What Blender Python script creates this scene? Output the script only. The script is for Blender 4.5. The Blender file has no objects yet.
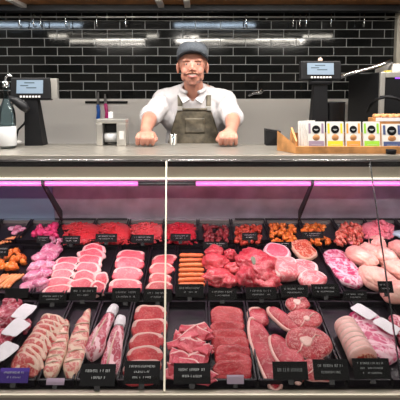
import bpy, bmesh, math, random
from mathutils import Vector, Matrix, Euler, noise
from mathutils.bvhtree import BVHTree
R = math.radians
PI = math.pi
rnd = random.Random(7)
sc = bpy.context.scene
col = sc.collection

# ------------------------------------------------------------------ camera
CAM = Vector((0, 0, 1.5)); PITCH = R(5); F = 430.0; PY = 130.0
cd = bpy.data.cameras.new('camera'); cam = bpy.data.objects.new('camera', cd); col.objects.link(cam)
cam.location = CAM; cam.rotation_euler = (PI/2 - PITCH, 0, 0)
cd.sensor_width = 36; cd.lens = F/400*36; cd.shift_y = (PY-200)/400; cd.clip_start = .02
sc.camera = cam
_F = Vector((0, math.cos(PITCH), -math.sin(PITCH))); _U = Vector((0, math.sin(PITCH), math.cos(PITCH)))
def ray(u, v): return _F + Vector(((u-200)/F, 0, 0)) + _U*(-(v-PY)/F)
def at(u, v, d):                       # point on the sight line at distance d into the room
    r = ray(u, v); return CAM + r*(d/r.y)
def zat(v, d): return at(200, v, d).z

# ------------------------------------------------------------------ materials
def mat(name, color, rough=.5, metal=0, bump=0, bscale=40, var=0, vscale=8, coat=0, emit=None, es=0, spec=.5, alpha=None, sss=0):
    m = bpy.data.materials.new(name); m.use_nodes = True
    nt = m.node_tree; b = nt.nodes['Principled BSDF']
    b.inputs['Base Color'].default_value = (*color, 1); b.inputs['Roughness'].default_value = rough
    b.inputs['Metallic'].default_value = metal; b.inputs['Coat Weight'].default_value = coat
    b.inputs['Specular IOR Level'].default_value = spec
    if sss:
        b.inputs['Subsurface Weight'].default_value = sss; b.inputs['Subsurface Radius'].default_value = (.01, .004, .002); b.inputs['Subsurface Scale'].default_value = 1
    if emit: b.inputs['Emission Color'].default_value = (*emit, 1); b.inputs['Emission Strength'].default_value = es
    tc = nt.nodes.new('ShaderNodeTexCoord')
    if bump:
        n = nt.nodes.new('ShaderNodeTexNoise'); n.inputs['Scale'].default_value = bscale
        nt.links.new(tc.outputs['Object'], n.inputs['Vector'])
        bp = nt.nodes.new('ShaderNodeBump'); bp.inputs['Strength'].default_value = bump; bp.inputs['Distance'].default_value = .004
        nt.links.new(n.outputs['Fac'], bp.inputs['Height']); nt.links.new(bp.outputs['Normal'], b.inputs['Normal'])
    if var:
        n = nt.nodes.new('ShaderNodeTexNoise'); n.inputs['Scale'].default_value = vscale; n.inputs['Detail'].default_value = 4
        nt.links.new(tc.outputs['Object'], n.inputs['Vector'])
        rp = nt.nodes.new('ShaderNodeValToRGB'); rp.color_ramp.elements[0].position = .35; rp.color_ramp.elements[1].position = .65
        rp.color_ramp.elements[0].color = (*[c*(1-var) for c in color], 1); rp.color_ramp.elements[1].color = (*[min(1, c*(1+var)) for c in color], 1)
        nt.links.new(n.outputs['Fac'], rp.inputs['Fac']); nt.links.new(rp.outputs['Color'], b.inputs['Base Color'])
    return m

def meat_mat(name, c1, c2, fat=(.72, .42, .38), marble=.5, mscale=60, vein=.03, rough=.32, stretch=(1, 1, 1), bump=.5):
    """c1/c2 flesh tones, fat colour, marble 0..1 amount of fat veins"""
    if name not in ('chicken', 'roll', 'cube_orange', 'sausage_orange', 'sausage_tan'):
        c1 = (c1[0]*.92, c1[1]*.45, c1[2]*.55); c2 = (c2[0]*.95, c2[1]*.55, c2[2]*.62)
    m = bpy.data.materials.new(name); m.use_nodes = True
    nt = m.node_tree; L = nt.links.new; N = nt.nodes.new; b = nt.nodes['Principled BSDF']
    tc = N('ShaderNodeTexCoord'); mp = N('ShaderNodeMapping'); mp.inputs['Scale'].default_value = stretch
    oi = N('ShaderNodeObjectInfo'); mul = N('ShaderNodeMath'); mul.operation = 'MULTIPLY'; mul.inputs[1].default_value = 40
    L(oi.outputs['Random'], mul.inputs[0]); L(mul.outputs[0], mp.inputs['Location'])
    L(tc.outputs['Object'], mp.inputs['Vector'])
    n1 = N('ShaderNodeTexNoise'); n1.inputs['Scale'].default_value = 18; n1.inputs['Detail'].default_value = 3
    L(mp.outputs[0], n1.inputs['Vector'])
    mx = N('ShaderNodeMix'); mx.data_type = 'RGBA'; mx.inputs[6].default_value = (*c1, 1); mx.inputs[7].default_value = (*c2, 1)
    r1 = N('ShaderNodeMapRange'); r1.inputs[1].default_value = .35; r1.inputs[2].default_value = .65
    L(n1.outputs['Fac'], r1.inputs[0]); L(r1.outputs[0], mx.inputs[0])
    n2 = N('ShaderNodeTexNoise'); n2.inputs['Scale'].default_value = mscale; n2.inputs['Detail'].default_value = 2; n2.inputs['Distortion'].default_value = 1.2
    L(mp.outputs[0], n2.inputs['Vector'])
    s = N('ShaderNodeMath'); s.operation = 'SUBTRACT'; s.inputs[1].default_value = .5; L(n2.outputs['Fac'], s.inputs[0])
    a = N('ShaderNodeMath'); a.operation = 'ABSOLUTE'; L(s.outputs[0], a.inputs[0])
    r2 = N('ShaderNodeMapRange'); r2.inputs[1].default_value = 0; r2.inputs[2].default_value = vein; r2.inputs[3].default_value = marble; r2.inputs[4].default_value = 0
    L(a.outputs[0], r2.inputs[0])
    at_ = N('ShaderNodeAttribute'); at_.attribute_name = 'fat'
    n3 = N('ShaderNodeTexNoise'); n3.inputs['Scale'].default_value = 45; L(mp.outputs[0], n3.inputs['Vector'])
    s3 = N('ShaderNodeMath'); s3.operation = 'MULTIPLY_ADD'; s3.inputs[1].default_value = .5; s3.inputs[2].default_value = -.25; L(n3.outputs['Fac'], s3.inputs[0])
    s4 = N('ShaderNodeMath'); s4.operation = 'ADD'; L(at_.outputs['Fac'], s4.inputs[0]); L(s3.outputs[0], s4.inputs[1])
    r3 = N('ShaderNodeMapRange'); r3.inputs[1].default_value = .35; r3.inputs[2].default_value = .6; L(s4.outputs[0], r3.inputs[0])
    add = N('ShaderNodeMath'); add.operation = 'MAXIMUM'; L(r2.outputs[0], add.inputs[0]); L(r3.outputs[0], add.inputs[1])
    m2 = N('ShaderNodeMix'); m2.data_type = 'RGBA'; m2.inputs[7].default_value = (*fat, 1)
    L(add.outputs[0], m2.inputs[0]); L(mx.outputs[2], m2.inputs[6]); L(m2.outputs[2], b.inputs['Base Color'])
    b.inputs['Roughness'].default_value = rough; b.inputs['Specular IOR Level'].default_value = .35; b.inputs['Coat Weight'].default_value = .2; b.inputs['Coat Roughness'].default_value = .2
    bp = N('ShaderNodeBump'); bp.inputs['Strength'].default_value = bump; bp.inputs['Distance'].default_value = .006
    L(n2.outputs['Fac'], bp.inputs['Height']); L(bp.outputs['Normal'], b.inputs['Normal'])
    return m

M = {}
M['steel'] = mat('brushed_steel', (.62, .60, .56), .32, .8, .08, 90)
M['steel_top'] = mat('worn_steel', (.50, .465, .41), .36, .75, .1, 60)
M['steel_matt'] = mat('matt_steel', (.84, .80, .76), .5, .15, .05, 30)
M['chrome'] = mat('chrome', (.8, .8, .82), .12, 1)
M['fascia'] = mat('beige_fascia', (.66, .61, .49), .4, .3)
M['rail_beige'] = mat('rail_beige', (.38, .34, .27), .4, .3)
M['kick'] = mat('brown_grey_panel', (.16, .135, .11), .5)
M['black'] = mat('black_plastic', (.005, .005, .006), .5, 0, .05, 60, spec=.2)
M['tray'] = mat('tray_plastic', (.008, .006, .010), .35, spec=.3)
M['dark'] = mat('dark_metal', (.016, .016, .018), .45, .2, spec=.3)
M['deck'] = mat('deck_black', (.008, .007, .009), .5, spec=.2)
M['white'] = mat('white_plastic', (.8, .8, .8), .4)
M['paper'] = mat('white_paper', (.78, .74, .78), .7, 0, .6, 60)
M['label'] = mat('label_black', (.005, .005, .006), .6, spec=.15)
M['label_purple'] = mat('label_purple', (.06, .03, .22), .6, spec=.2)
M['chalk'] = mat('chalk', (.62, .64, .64), .8)
M['wood'] = mat('orange_wood', (.42, .17, .05), .5, 0, .2, 20, .3, 12)
M['crate'] = mat('crate_wood', (.52, .24, .08), .55, 0, .2, 30, .3, 20)
M['cream'] = mat('cream_paint', (.72, .66, .55), .6)
M['plaster'] = mat('plaster', (.22, .21, .20), .8, 0, .1, 8)
M['ceiling'] = mat('ceiling_paint', (.35, .33, .31), .8, 0, .1, 8)
M['floor'] = mat('floor_vinyl', (.18, .17, .17), .5, 0, .1, 20, .2, 3)
M['skin'] = mat('skin', (.50, .225, .16), .55, 0, .1, 120, .15, 14, sss=.15)
M['lip'] = mat('lip', (.50, .17, .15), .45)
M['hair'] = mat('ginger_hair', (.26, .11, .065), .8, 0, .8, 300, .4, 90)
M['stubble'] = mat('stubble', (.34, .15, .10), .8, 0, .8, 300, .3, 120)
M['shirt'] = mat('white_cotton', (.56, .53, .535), .85, 0, .8, 26)
M['apron'] = mat('olive_apron', (.115, .095, .065), .6, 0, .5, 40, .45, 22)
M['cap'] = mat('cap_wool', (.085, .095, .11), .9, 0, .8, 260, .25, 120)
M['cap_dark'] = mat('cap_band', (.012, .015, .02), .9)
M['trouser'] = mat('dark_trousers', (.03, .03, .04), .8)
M['eye'] = mat('eye_white', (.7, .66, .62), .3)
M['pupil'] = mat('pupil', (.02, .02, .03), .2)
M['teeth'] = mat('teeth', (.50, .44, .38), .3)
M['blue'] = mat('blue_plastic', (.01, .12, .55), .35)
M['pink'] = mat('pink_plastic', (.75, .03, .25), .35)
M['yellow'] = mat('yellow_print', (.80, .62, .02), .5)
M['orange'] = mat('orange_print', (.80, .32, .05), .5)
M['green'] = mat('green_print', (.30, .62, .04), .5)
M['mauve'] = mat('mauve_print', (.30, .22, .30), .5)
M['navy'] = mat('navy_print', (.05, .08, .2), .5)
M['card'] = mat('packet_white', (.72, .70, .66), .4)
M['biscuit'] = mat('biscuit', (.55, .26, .10), .7, 0, .5, 60, .4, 30)
M['screen'] = mat('lit_screen', (.1, .12, .15), .3, emit=(.34, .50, .64), es=.5)
M['screen_text'] = mat('screen_text', (.05, .08, .1), .3)
M['glow_violet'] = mat('violet_display', (.02, .01, .03), .3, emit=(.35, .08, 1), es=2)
M['tube_white'] = mat('tube_white', (.9, .9, .9), .3, emit=(1, .93, .8), es=24)
M['tube_cool'] = mat('tube_cool', (.9, .9, .9), .3, emit=(.62, .8, 1), es=24)
M['tube_pink'] = mat('tube_pink', (.5, .1, .35), .3, emit=(.85, .15, .62), es=.55)
M['led_white'] = mat('led_white', (.9, .9, .9), .3, emit=(1, .92, .8), es=1.6)
M['blue_reflection'] = mat('pale_blue_reflection', (.30, .46, .58), .35)  # bluish reflection of the front glass, put into a panel colour
M['rear_panel'] = mat('rear_panel', (.52, .53, .57), .35, .3, .1, 12, .25, 7)
M['bone'] = mat('bone', (.68, .50, .40), .5, 0, .3, 60)
M['string'] = mat('string', (.75, .66, .6), .8)
M['leaf'] = mat('herb_leaf', (.16, .17, .12), .6)
M['bag_pale'] = mat('pale_blue_bag', (.45, .62, .72), .3, 0, .4, 40)

def glass_mat(name, tint=(1, 1, 1), refl=.10):
    m = bpy.data.materials.new(name); m.use_nodes = True; nt = m.node_tree; nt.nodes.clear(); N = nt.nodes.new; L = nt.links.new
    o = N('ShaderNodeOutputMaterial'); t = N('ShaderNodeBsdfTransparent'); t.inputs[0].default_value = (*tint, 1)
    g = N('ShaderNodeBsdfGlossy'); g.inputs['Roughness'].default_value = .03
    fr = N('ShaderNodeFresnel'); fr.inputs[0].default_value = 1.45
    ml = N('ShaderNodeMath'); ml.operation = 'MULTIPLY'; ml.inputs[1].default_value = refl*10; L(fr.outputs[0], ml.inputs[0])
    mx = N('ShaderNodeMixShader'); L(ml.outputs[0], mx.inputs[0]); L(t.outputs[0], mx.inputs[1]); L(g.outputs[0], mx.inputs[2]); L(mx.outputs[0], o.inputs[0])
    return m
M['glass'] = glass_mat('case_glass', (.97, .98, .98), .07)
M['bottle_glass'] = glass_mat('bottle_glass', (.55, .68, .72), .2)

RED = dict(c1=(.42, .035, .045), c2=(.60, .085, .085))
M['steak'] = meat_mat('steak', (.43, .04, .055), (.62, .11, .12), marble=.35, mscale=70)
M['steak_pink'] = meat_mat('steak_pink', (.62, .10, .15), (.80, .20, .24), fat=(.85, .5, .48), marble=.45, mscale=60)
M['steak_dark'] = meat_mat('steak_dark', (.33, .025, .04), (.46, .06, .07), marble=.25, mscale=50)
M['shin'] = meat_mat('shin', (.45, .05, .07), (.62, .12, .13), fat=(.80, .42, .40), marble=.8, mscale=75, vein=.05)
M['fillet'] = meat_mat('fillet', (.52, .05, .07), (.70, .14, .14), marble=.4, mscale=80)
M['chop'] = meat_mat('chop', (.50, .10, .09), (.66, .22, .18), fat=(.78, .52, .42), marble=.6, mscale=45, vein=.05)
M['rib_pale'] = meat_mat('rib_pale', (.55, .20, .16), (.70, .38, .30), fat=(.76, .54, .42), marble=.8, mscale=40, vein=.07)
M['lamb'] = meat_mat('lamb', (.35, .03, .08), (.52, .12, .17), fat=(.78, .48, .52), marble=.7, mscale=32, vein=.05)
M['rib_purple'] = meat_mat('rib_purple', (.50, .05, .20), (.66, .18, .34), fat=(.84, .54, .62), marble=.9, mscale=26, vein=.09)  # purple partly from the pink case light, put into the flesh colour
M['roast'] = meat_mat('roast', (.50, .05, .07), (.70, .14, .16), marble=.4, mscale=45, vein=.04)
M['roast_dark'] = meat_mat('roast_dark', (.42, .035, .06), (.62, .11, .14), marble=.4, mscale=38, vein=.035)
M['pork'] = meat_mat('pork', (.72, .26, .26), (.82, .42, .40), fat=(.88, .62, .60), marble=.5, mscale=25, vein=.06)
M['ham'] = meat_mat('ham', (.68, .14, .22), (.80, .26, .32), fat=(.86, .55, .58), marble=.3, mscale=30)
M['roll'] = meat_mat('roll', (.80, .42, .38), (.86, .52, .48), fat=(.9, .66, .6), marble=.4, mscale=30, bump=.3)
M['chicken'] = meat_mat('chicken', (.76, .31, .28), (.84, .46, .38), fat=(.88, .62, .52), marble=.4, mscale=14, vein=.06, bump=.3)
M['sausage_orange'] = meat_mat('sausage_orange', (.80, .13, .04), (.88, .22, .07), fat=(.9, .4, .2), marble=.3, mscale=50)
M['sausage_tan'] = meat_mat('sausage_tan', (.70, .20, .07), (.80, .34, .14), fat=(.88, .55, .3), marble=.3, mscale=50)
M['sausage_purple'] = meat_mat('sausage_purple', (.55, .22, .40), (.72, .42, .56), fat=(.85, .66, .76), marble=.6, mscale=30, vein=.06)  # pink glow of the case partly mixed into this purple
M['magenta'] = meat_mat('magenta_meat', (.70, .04, .22), (.82, .12, .36), marble=.2)  # magenta holds some of the local pink light as base colour
M['mince_red'] = meat_mat('mince_red', (.62, .035, .05), (.74, .08, .09), fat=(.85, .35, .32), marble=.3, mscale=90)
M['mince_pink'] = meat_mat('mince_pink', (.70, .08, .10), (.80, .18, .17), fat=(.88, .45, .4), marble=.4, mscale=90)
M['mince_deep'] = meat_mat('mince_deep', (.62, .015, .05), (.72, .04, .09), marble=.15, mscale=90)
M['mince_pale'] = meat_mat('mince_pale', (.80, .28, .34), (.86, .42, .46), fat=(.9, .6, .62), marble=.5, mscale=60)
M['cube_dark'] = meat_mat('cube_dark', (.16, .01, .02), (.34, .05, .06), marble=.25)
M['cube_rust'] = meat_mat('cube_rust', (.45, .06, .025), (.68, .16, .07), marble=.2)
M['cube_orange'] = meat_mat('cube_orange', (.70, .12, .02), (.88, .26, .04), fat=(.9, .45, .15), marble=.3)
M['cube_mixed'] = meat_mat('cube_mixed', (.58, .08, .05), (.82, .34, .20), fat=(.9, .6, .45), marble=.5, mscale=35, vein=.06)
M['crust'] = meat_mat('crust', (.42, .06, .04), (.62, .18, .08), fat=(.85, .55, .4), marble=.8, mscale=35, vein=.07)

# ------------------------------------------------------------------ object helpers
def tag(o, label=None, cat=None, group=None, kind=None):
    if label: o['label'] = label
    if cat: o['category'] = cat
    if group: o['group'] = group
    if kind: o['kind'] = kind
    return o
def empty(name, loc=(0, 0, 0), label=None, cat=None, group=None, mw=None):
    o = bpy.data.objects.new(name, None); col.objects.link(o); o.empty_display_size = .05
    o.matrix_world = mw if mw is not None else Matrix.Translation(loc)
    return tag(o, label, cat, group)
def link(name, me, m=None, parent=None, smooth=True, mw=None):
    if m is not None and not me.materials:
        for k in (m if isinstance(m, list) else [m]): me.materials.append(k)
    if smooth and len(me.polygons): me.polygons.foreach_set('use_smooth', [True]*len(me.polygons))
    o = bpy.data.objects.new(name, me); col.objects.link(o)
    if parent: o.parent = parent
    if mw is not None: o.matrix_local = mw
    return o
class MB:
    def __init__(s): s.bm = bmesh.new()
    def box(s, x0, x1, y0, y1, z0, z1, bev=0, m=None):
        mt = Matrix.Translation(((x0+x1)/2, (y0+y1)/2, (z0+z1)/2)) @ Matrix.Diagonal((abs(x1-x0), abs(y1-y0), abs(z1-z0), 1))
        if m is not None: mt = m @ mt
        r = bmesh.ops.create_cube(s.bm, size=1, matrix=mt)
        if bev:
            es = list({e for v in r['verts'] for e in v.link_edges})
            bmesh.ops.bevel(s.bm, geom=es, offset=bev, segments=2, affect='EDGES', profile=.6)
        return s
    def hexa(s, p):                    # eight points: bottom four then top four
        v = [s.bm.verts.new(q) for q in p]
        for f in ((3, 2, 1, 0), (4, 5, 6, 7), (0, 1, 5, 4), (1, 2, 6, 5), (2, 3, 7, 6), (3, 0, 4, 7)): s.bm.faces.new([v[i] for i in f])
        return s
    def tube(s, pts, r, n=10, cap=True):
        pts = [Vector(p) for p in pts]; rr = r if isinstance(r, (list, tuple)) else [r]*len(pts); rings = []
        up = None
        for i, p in enumerate(pts):
            t = (pts[min(i+1, len(pts)-1)]-pts[max(i-1, 0)]).normalized()
            if up is None: up = t.orthogonal().normalized()
            up = (up - t*up.dot(t)); up = up.normalized() if up.length > 1e-6 else t.orthogonal().normalized()
            w = t.cross(up)
            rings.append([s.bm.verts.new(p+(up*math.cos(2*PI*k/n)+w*math.sin(2*PI*k/n))*rr[i]) for k in range(n)])
        for a, b in zip(rings, rings[1:]):
            for k in range(n): s.bm.faces.new((a[k], a[(k+1) % n], b[(k+1) % n], b[k]))
        if cap: s.bm.faces.new(rings[0][::-1]); s.bm.faces.new(rings[-1])
        return s
    def lathe(s, prof, n=24, loc=(0, 0, 0)):       # prof: (r, z)
        L = Vector(loc); rings = []
        for r, z in prof:
            rings.append([s.bm.verts.new(L+Vector((max(r, 1e-4)*math.cos(2*PI*k/n), max(r, 1e-4)*math.sin(2*PI*k/n), z))) for k in range(n)])
        for a, b in zip(rings, rings[1:]):
            for k in range(n): s.bm.faces.new((a[k], a[(k+1) % n], b[(k+1) % n], b[k]))
        s.bm.faces.new(rings[0][::-1]); s.bm.faces.new(rings[-1]); return s
    def ball(s, c, r, sub=2, scale=(1, 1, 1), rot=None):
        mt = Matrix.Translation(c) @ (rot.to_matrix().to_4x4() if rot else Matrix()) @ Matrix.Diagonal((*scale, 1))
        bmesh.ops.create_icosphere(s.bm, subdivisions=sub, radius=r, matrix=mt); return s
    def caps(s, a, b, ra, rb, n=14):               # closed tapered capsule
        a = Vector(a); b = Vector(b); L = (b-a).length; t = (b-a).normalized()
        pts = []; rr = []
        for i in range(5):
            q = PI/2*(1-i/4); pts.append(a-t*ra*math.sin(q)); rr.append(max(ra*math.cos(q), ra*.08))
        for i in range(5):
            q = PI/2*i/4; pts.append(b+t*rb*math.sin(q)); rr.append(max(rb*math.cos(q), rb*.08))
        return s.tube(pts, rr, n)
    def build(s, name, m, parent=None, smooth=False, mw=None):
        bmesh.ops.recalc_face_normals(s.bm, faces=s.bm.faces)
        me = bpy.data.meshes.new(name); s.bm.to_mesh(me); s.bm.free()
        return link(name, me, m, parent, smooth, mw)
def struct(o): o['kind'] = 'structure'; return o
def dup(o, mw=None, label=None):
    c = o.copy(); col.objects.link(c)
    if mw is not None: c.matrix_world = mw
    if label: c['label'] = label
    for ch in o.children:
        d = ch.copy(); d.parent = c; col.objects.link(d); d.matrix_local = ch.matrix_local.copy()
        for g in ch.children:
            e = g.copy(); e.parent = d; col.objects.link(e); e.matrix_local = g.matrix_local.copy()
    return c

# ------------------------------------------------------------------ the room
D = 3.3
struct(MB().box(-3.2, 3.2, -2.6, 3.6, -.1, 0).build('floor', M['floor']))
struct(MB().box(-3.2, 3.2, -2.6, 3.6, 2.75, 2.85).build('ceiling', M['ceiling']))
struct(MB().box(-3.2, -3.1, -2.6, 3.6, 0, 2.75).build('wall_left', M['plaster']))
struct(MB().box(3.1, 3.2, -2.6, 3.6, 0, 2.75).build('wall_right', M['plaster']))
struct(MB().box(-3.1, 3.1, -2.6, -2.5, 0, 2.75).build('wall_front', M['plaster']))
Z0 = zat(99, D)                        # top of the steel splashback
def tile_mat():
    m = bpy.data.materials.new('black_metro_tiles'); m.use_nodes = True; nt = m.node_tree; L = nt.links.new; N = nt.nodes.new; b = nt.nodes['Principled BSDF']
    tc = N('ShaderNodeTexCoord'); sp = N('ShaderNodeSeparateXYZ'); L(tc.outputs['Object'], sp.inputs[0])
    cb = N('ShaderNodeCombineXYZ')
    ax = N('ShaderNodeMath'); ax.operation = 'ADD'; ax.inputs[1].default_value = .986+.1904*10; L(sp.outputs[0], ax.inputs[0])
    az = N('ShaderNodeMath'); az.operation = 'ADD'; az.inputs[1].default_value = -Z0+.0654*41; L(sp.outputs[2], az.inputs[0])
    L(ax.outputs[0], cb.inputs[0]); L(az.outputs[0], cb.inputs[1])
    br = N('ShaderNodeTexBrick'); L(cb.outputs[0], br.inputs['Vector'])
    br.inputs['Scale'].default_value = 1; br.inputs['Brick Width'].default_value = .1904; br.inputs['Row Height'].default_value = .0654
    br.inputs['Mortar Size'].default_value = .0026; br.inputs['Mortar Smooth'].default_value = .1
    br.inputs['Color1'].default_value = (.006, .007, .007, 1); br.inputs['Color2'].default_value = (.016, .016, .015, 1); br.inputs['Mortar'].default_value = (.34, .34, .33, 1)
    L(br.outputs['Color'], b.inputs['Base Color'])
    mr = N('ShaderNodeMapRange'); mr.inputs[3].default_value = .07; mr.inputs[4].default_value = .85; L(br.outputs['Fac'], mr.inputs[0]); L(mr.outputs[0], b.inputs['Roughness'])
    inv = N('ShaderNodeMath'); inv.operation = 'SUBTRACT'; inv.inputs[0].default_value = 1; L(br.outputs['Fac'], inv.inputs[1])
    ns = N('ShaderNodeTexNoise'); ns.inputs['Scale'].default_value = 6; L(tc.outputs['Object'], ns.inputs['Vector'])
    b1 = N('ShaderNodeBump'); b1.inputs['Strength'].default_value = .02; b1.inputs['Distance'].default_value = .02; L(ns.outputs['Fac'], b1.inputs['Height'])
    b2 = N('ShaderNodeBump'); b2.inputs['Strength'].default_value = .3; b2.inputs['Distance'].default_value = .002; L(inv.outputs[0], b2.inputs['Height']); L(b1.outputs[0], b2.inputs['Normal'])
    L(b2.outputs[0], b.inputs['Normal'])
    return m
M['tiles'] = tile_mat()
struct(MB().box(-3.1, 3.1, D, 3.6, 0, 2.75).build('wall_back', M['tiles']))
struct(MB().box(-2.6, 1.9, D-.012, D, .2, Z0).build('trim_1', M['steel_matt']))       # steel splashback
xr = at(394, 40, D).x
struct(MB().box(xr, xr+.12, D-.05, D, 0, 2.3, .004).build('trim_2', M['cream']))       # cream upright at the end of the tiles
# wooden pelmet and dark beam above the tiles
zb0 = zat(11, 3.12); zb1 = zat(5, 3.12)
t = empty('hanging_shelf', (0, 3.1, zb0), 'orange wooden shelf on a dark steel beam above the black tiles', 'shelf')
MB().box(-3.09, 3.09, 3.10, 3.20, 0, zb1-zb0).build('beam', M['dark'], t, mw=Matrix.Translation((0, -3.1, 0)))
MB().box(-3.09, 3.09, 2.95, 3.29, zb1-zb0, zb1-zb0+.16).build('board', M['wood'], t, mw=Matrix.Translation((0, -3.1, 0)))
for u in (18, 187, 160):
    p = at(u, 6, 3.0)
    MB().box(p.x-.02, p.x+.02, -.25, .19, zb1-zb0-.012, zb1-zb0+.02, m=Matrix.Translation((0, 0, -.012))).build('bracket', M['steel_matt'], t)
# hook rail
zr = zat(17, 3.22)
t = empty('hook_rail', (0, 3.22, zr), 'thin steel hook rail running along the top of the tiles', 'rail')
MB().tube([(-2.5, 0, 0), (1.45, 0, 0)], .006, 8).build('bar', M['steel'], t, True)
for x in (-2.3, -.9, .5, 1.4): MB().tube([(x, 0, 0), (x, .078, .0)], .006, 8).build('bracket', M['steel'], t, True)
hk = None
hooks = [(20, 'first from the left'), (34, 'second from the left'), (41, 'third from the left'), (66, 'above the left till screen side'), (97, 'left of the man above the tiles'), (126, 'next left of the cap'), (246, 'first right of the man'), (293, 'left one of a close trio'), (300, 'middle one of a close trio'), (306, 'right one of a close trio'), (331, 'above the right till screen'), (364, 'last on the right end')]
for u, w in hooks:
    x = at(u, 17, 3.22).x
    mw = Matrix.Translation((x, 3.214, zr)) @ Matrix.Rotation(R(rnd.uniform(-25, 25)), 4, 'Z')
    if hk is None:
        b = MB(); pts = [(0, .006+.013*math.cos(a), .004+.013*math.sin(a)) for a in [R(q) for q in range(-10, 200, 30)]]
        pts += [(0, -.004, -.03)]
        pts += [(0, .006-.016*math.cos(a)+.004, -.055-.016*math.sin(a)) for a in [R(q) for q in range(0, 190, 30)]]
        b.tube(pts, .0038, 8)
        hk = b.build('meat_hook', M['chrome'], None, True); hk.matrix_world = mw; o = hk
    else: o = dup(hk, mw)
    tag(o, 'steel meat hook hanging from the rail, ' + w, 'hook', 'meat hooks on the rail')

# lamps over the counter (seen mirrored in the tiles)
def lamp(u0, u1, v, d, key, label, pow_, colr):
    dm = 2*D-d; p0 = at(u0, v, dm); p1 = at(u1, v, dm); z = p0.z; L = p1.x-p0.x
    t = empty('ceiling_lamp', ((p0.x+p1.x)/2, d, z), label, 'lamp')
    MB().box(-L/2-.02, L/2+.02, -.04, .04, .022, .06, .005).build('housing', M['white'], t)
    MB().tube([(-L/2, 0, 0), (L/2, 0, 0)], .010, 10).build('tube', M[key], t, True)
    for s in (-1, 1): MB().tube([(s*L*.35, 0, .06), (s*L*.35, 0, 2.75-z)], .004, 6).build('cable', M['steel_matt'], t)
    ld = bpy.data.lights.new('lamp_light', 'AREA'); ld.shape = 'RECTANGLE'; ld.size = L; ld.size_y = .025; ld.energy = pow_*.5; ld.color = colr
    lo = bpy.data.objects.new('lamp_light', ld); col.objects.link(lo); lo.parent = t; lo.location = (0, 0, -.022)
    return t
lamp(-8, 82, 25, 1.7, 'tube_cool', 'cool white tube lamp over the left of the counter', 6, (.8, .9, 1))
lamp(175, 255, 25, 1.7, 'tube_cool', 'cool white tube lamp over the middle of the counter', 6, (.8, .9, 1))
lamp(50, 158, 36, 1.9, 'tube_white', 'warm tube lamp behind the counter left of the man', 8, (1, .93, .84))
lamp(190, 332, 36.5, 1.9, 'tube_white', 'warm tube lamp behind the counter right of the man', 11, (1, .93, .84))
lamp(70, 145, 41, 1.98, 'tube_white', 'short warm tube lamp hanging low, left', 3, (1, .93, .84))
lamp(200, 300, 41, 1.98, 'tube_white', 'short warm tube lamp hanging low, right', 4, (1, .93, .84))
def area(name, loc, size, sy, energy, colr, rot):
    ld = bpy.data.lights.new(name, 'AREA'); ld.shape = 'RECTANGLE'; ld.size = size; ld.size_y = sy; ld.energy = energy; ld.color = colr
    lo = bpy.data.objects.new(name, ld); col.objects.link(lo); lo.location = loc; lo.rotation_euler = rot; return lo
# two unseen long lamps added over the case front to light the meat
for x, w in ((-.85, 'left'), (.85, 'right')):
    t = empty('added_lamp', (x, 1.46, 2.42), 'long white lamp added over the glass front to light the meat, ' + w + ' one', 'lamp')
    MB().box(-.75, .75, -.05, .05, 0, .05, .005).build('housing', M['white'], t)
    MB().box(-.73, .73, -.035, .035, -.006, -.0005).build('diffuser', M['led_white'], t)
    for q in (-.6, .6): MB().tube([(q, 0, .05), (q, 0, .33)], .004, 6).build('cable', M['steel_matt'], t)
    lo = area('added_lamp_light', (0, 0, -.012), 1.4, .07, 27, (1, .95, .9), (0, 0, 0)); lo.parent = t

for x, w in ((-1.5, 'left'), (0, 'middle'), (1.5, 'right')):  # unseen fill lamps added behind the viewer to brighten front-facing surfaces
    t = empty('added_lamp', (x, -1.6, 2.50), 'long warm fill lamp added behind the viewer for frontal light, ' + w + ' one', 'lamp')
    MB().box(-.5, .5, -.06, .06, 0, .05, .005).build('housing', M['white'], t)
    MB().box(-.48, .48, -.045, .045, -.006, -.0005).build('diffuser', M['led_white'], t)
    for q in (-.4, .4): MB().tube([(q, 0, .05), (q, 0, .25)], .004, 6).build('cable', M['steel_matt'], t)
    lo = area('added_lamp_light', (0, 0, -.012), .9, .09, 36, (1, .93, .84), (R(35), 0, 0)); lo.parent = t

# ------------------------------------------------------------------ the display case
ZT = 1.25
W0, W1 = -1.62, 1.62
t = empty('display_counter', (0, 1.7, 0), 'long stainless steel butcher display counter with a glass front full of meat', 'counter')
def cpart(name, b, m, smooth=False): return b.build(name, m, t, smooth, mw=Matrix.Translation((0, -1.7, 0)))
cpart('worktop', MB().box(W0, W1, 1.706, 2.1, ZT-.016, ZT, .003), M['steel_top'])
b = MB(); b.box(W0, W1, 1.722, 1.76, ZT-.05, ZT-.0165); cpart('shadow_gap', b, M['dark'])
zR = zat(160, 1.70)
cpart('top_rail', MB().box(W0, W1, 1.694, 1.72, zR-.006, zR+.003, .002), M['chrome'])
zf = zat(177.5, 1.73)
cpart('fascia', MB().box(W0, W1, 1.725, 1.745, zf, zR+.004), M['fascia'])
cpart('lamp_trim', MB().box(W0, W1, 1.715, 1.745, zf-.005, zf-.0005, .001), M['led_white'])
cpart('lamp_housing', MB().box(W0, W1, 1.75, 1.84, zf-.004, zf+.03), M['steel'])
ztube = zat(183.5, 1.79)
cpart('pink_tube', MB().tube([(W0+.02, 1.79, ztube), (at(138, 183, 1.79).x, 1.79, ztube)], .011, 12), M['tube_pink'], True)
cpart('pink_tube', MB().tube([(at(196, 183, 1.79).x, 1.79, ztube), (W1-.02, 1.79, ztube)], .011, 12), M['tube_pink'], True)
cpart('tube_socket', MB().tube([(at(138.5, 183, 1.79).x, 1.79, ztube), (at(195.5, 183, 1.79).x, 1.79, ztube)], .009, 12), M['dark'], True)
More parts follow.
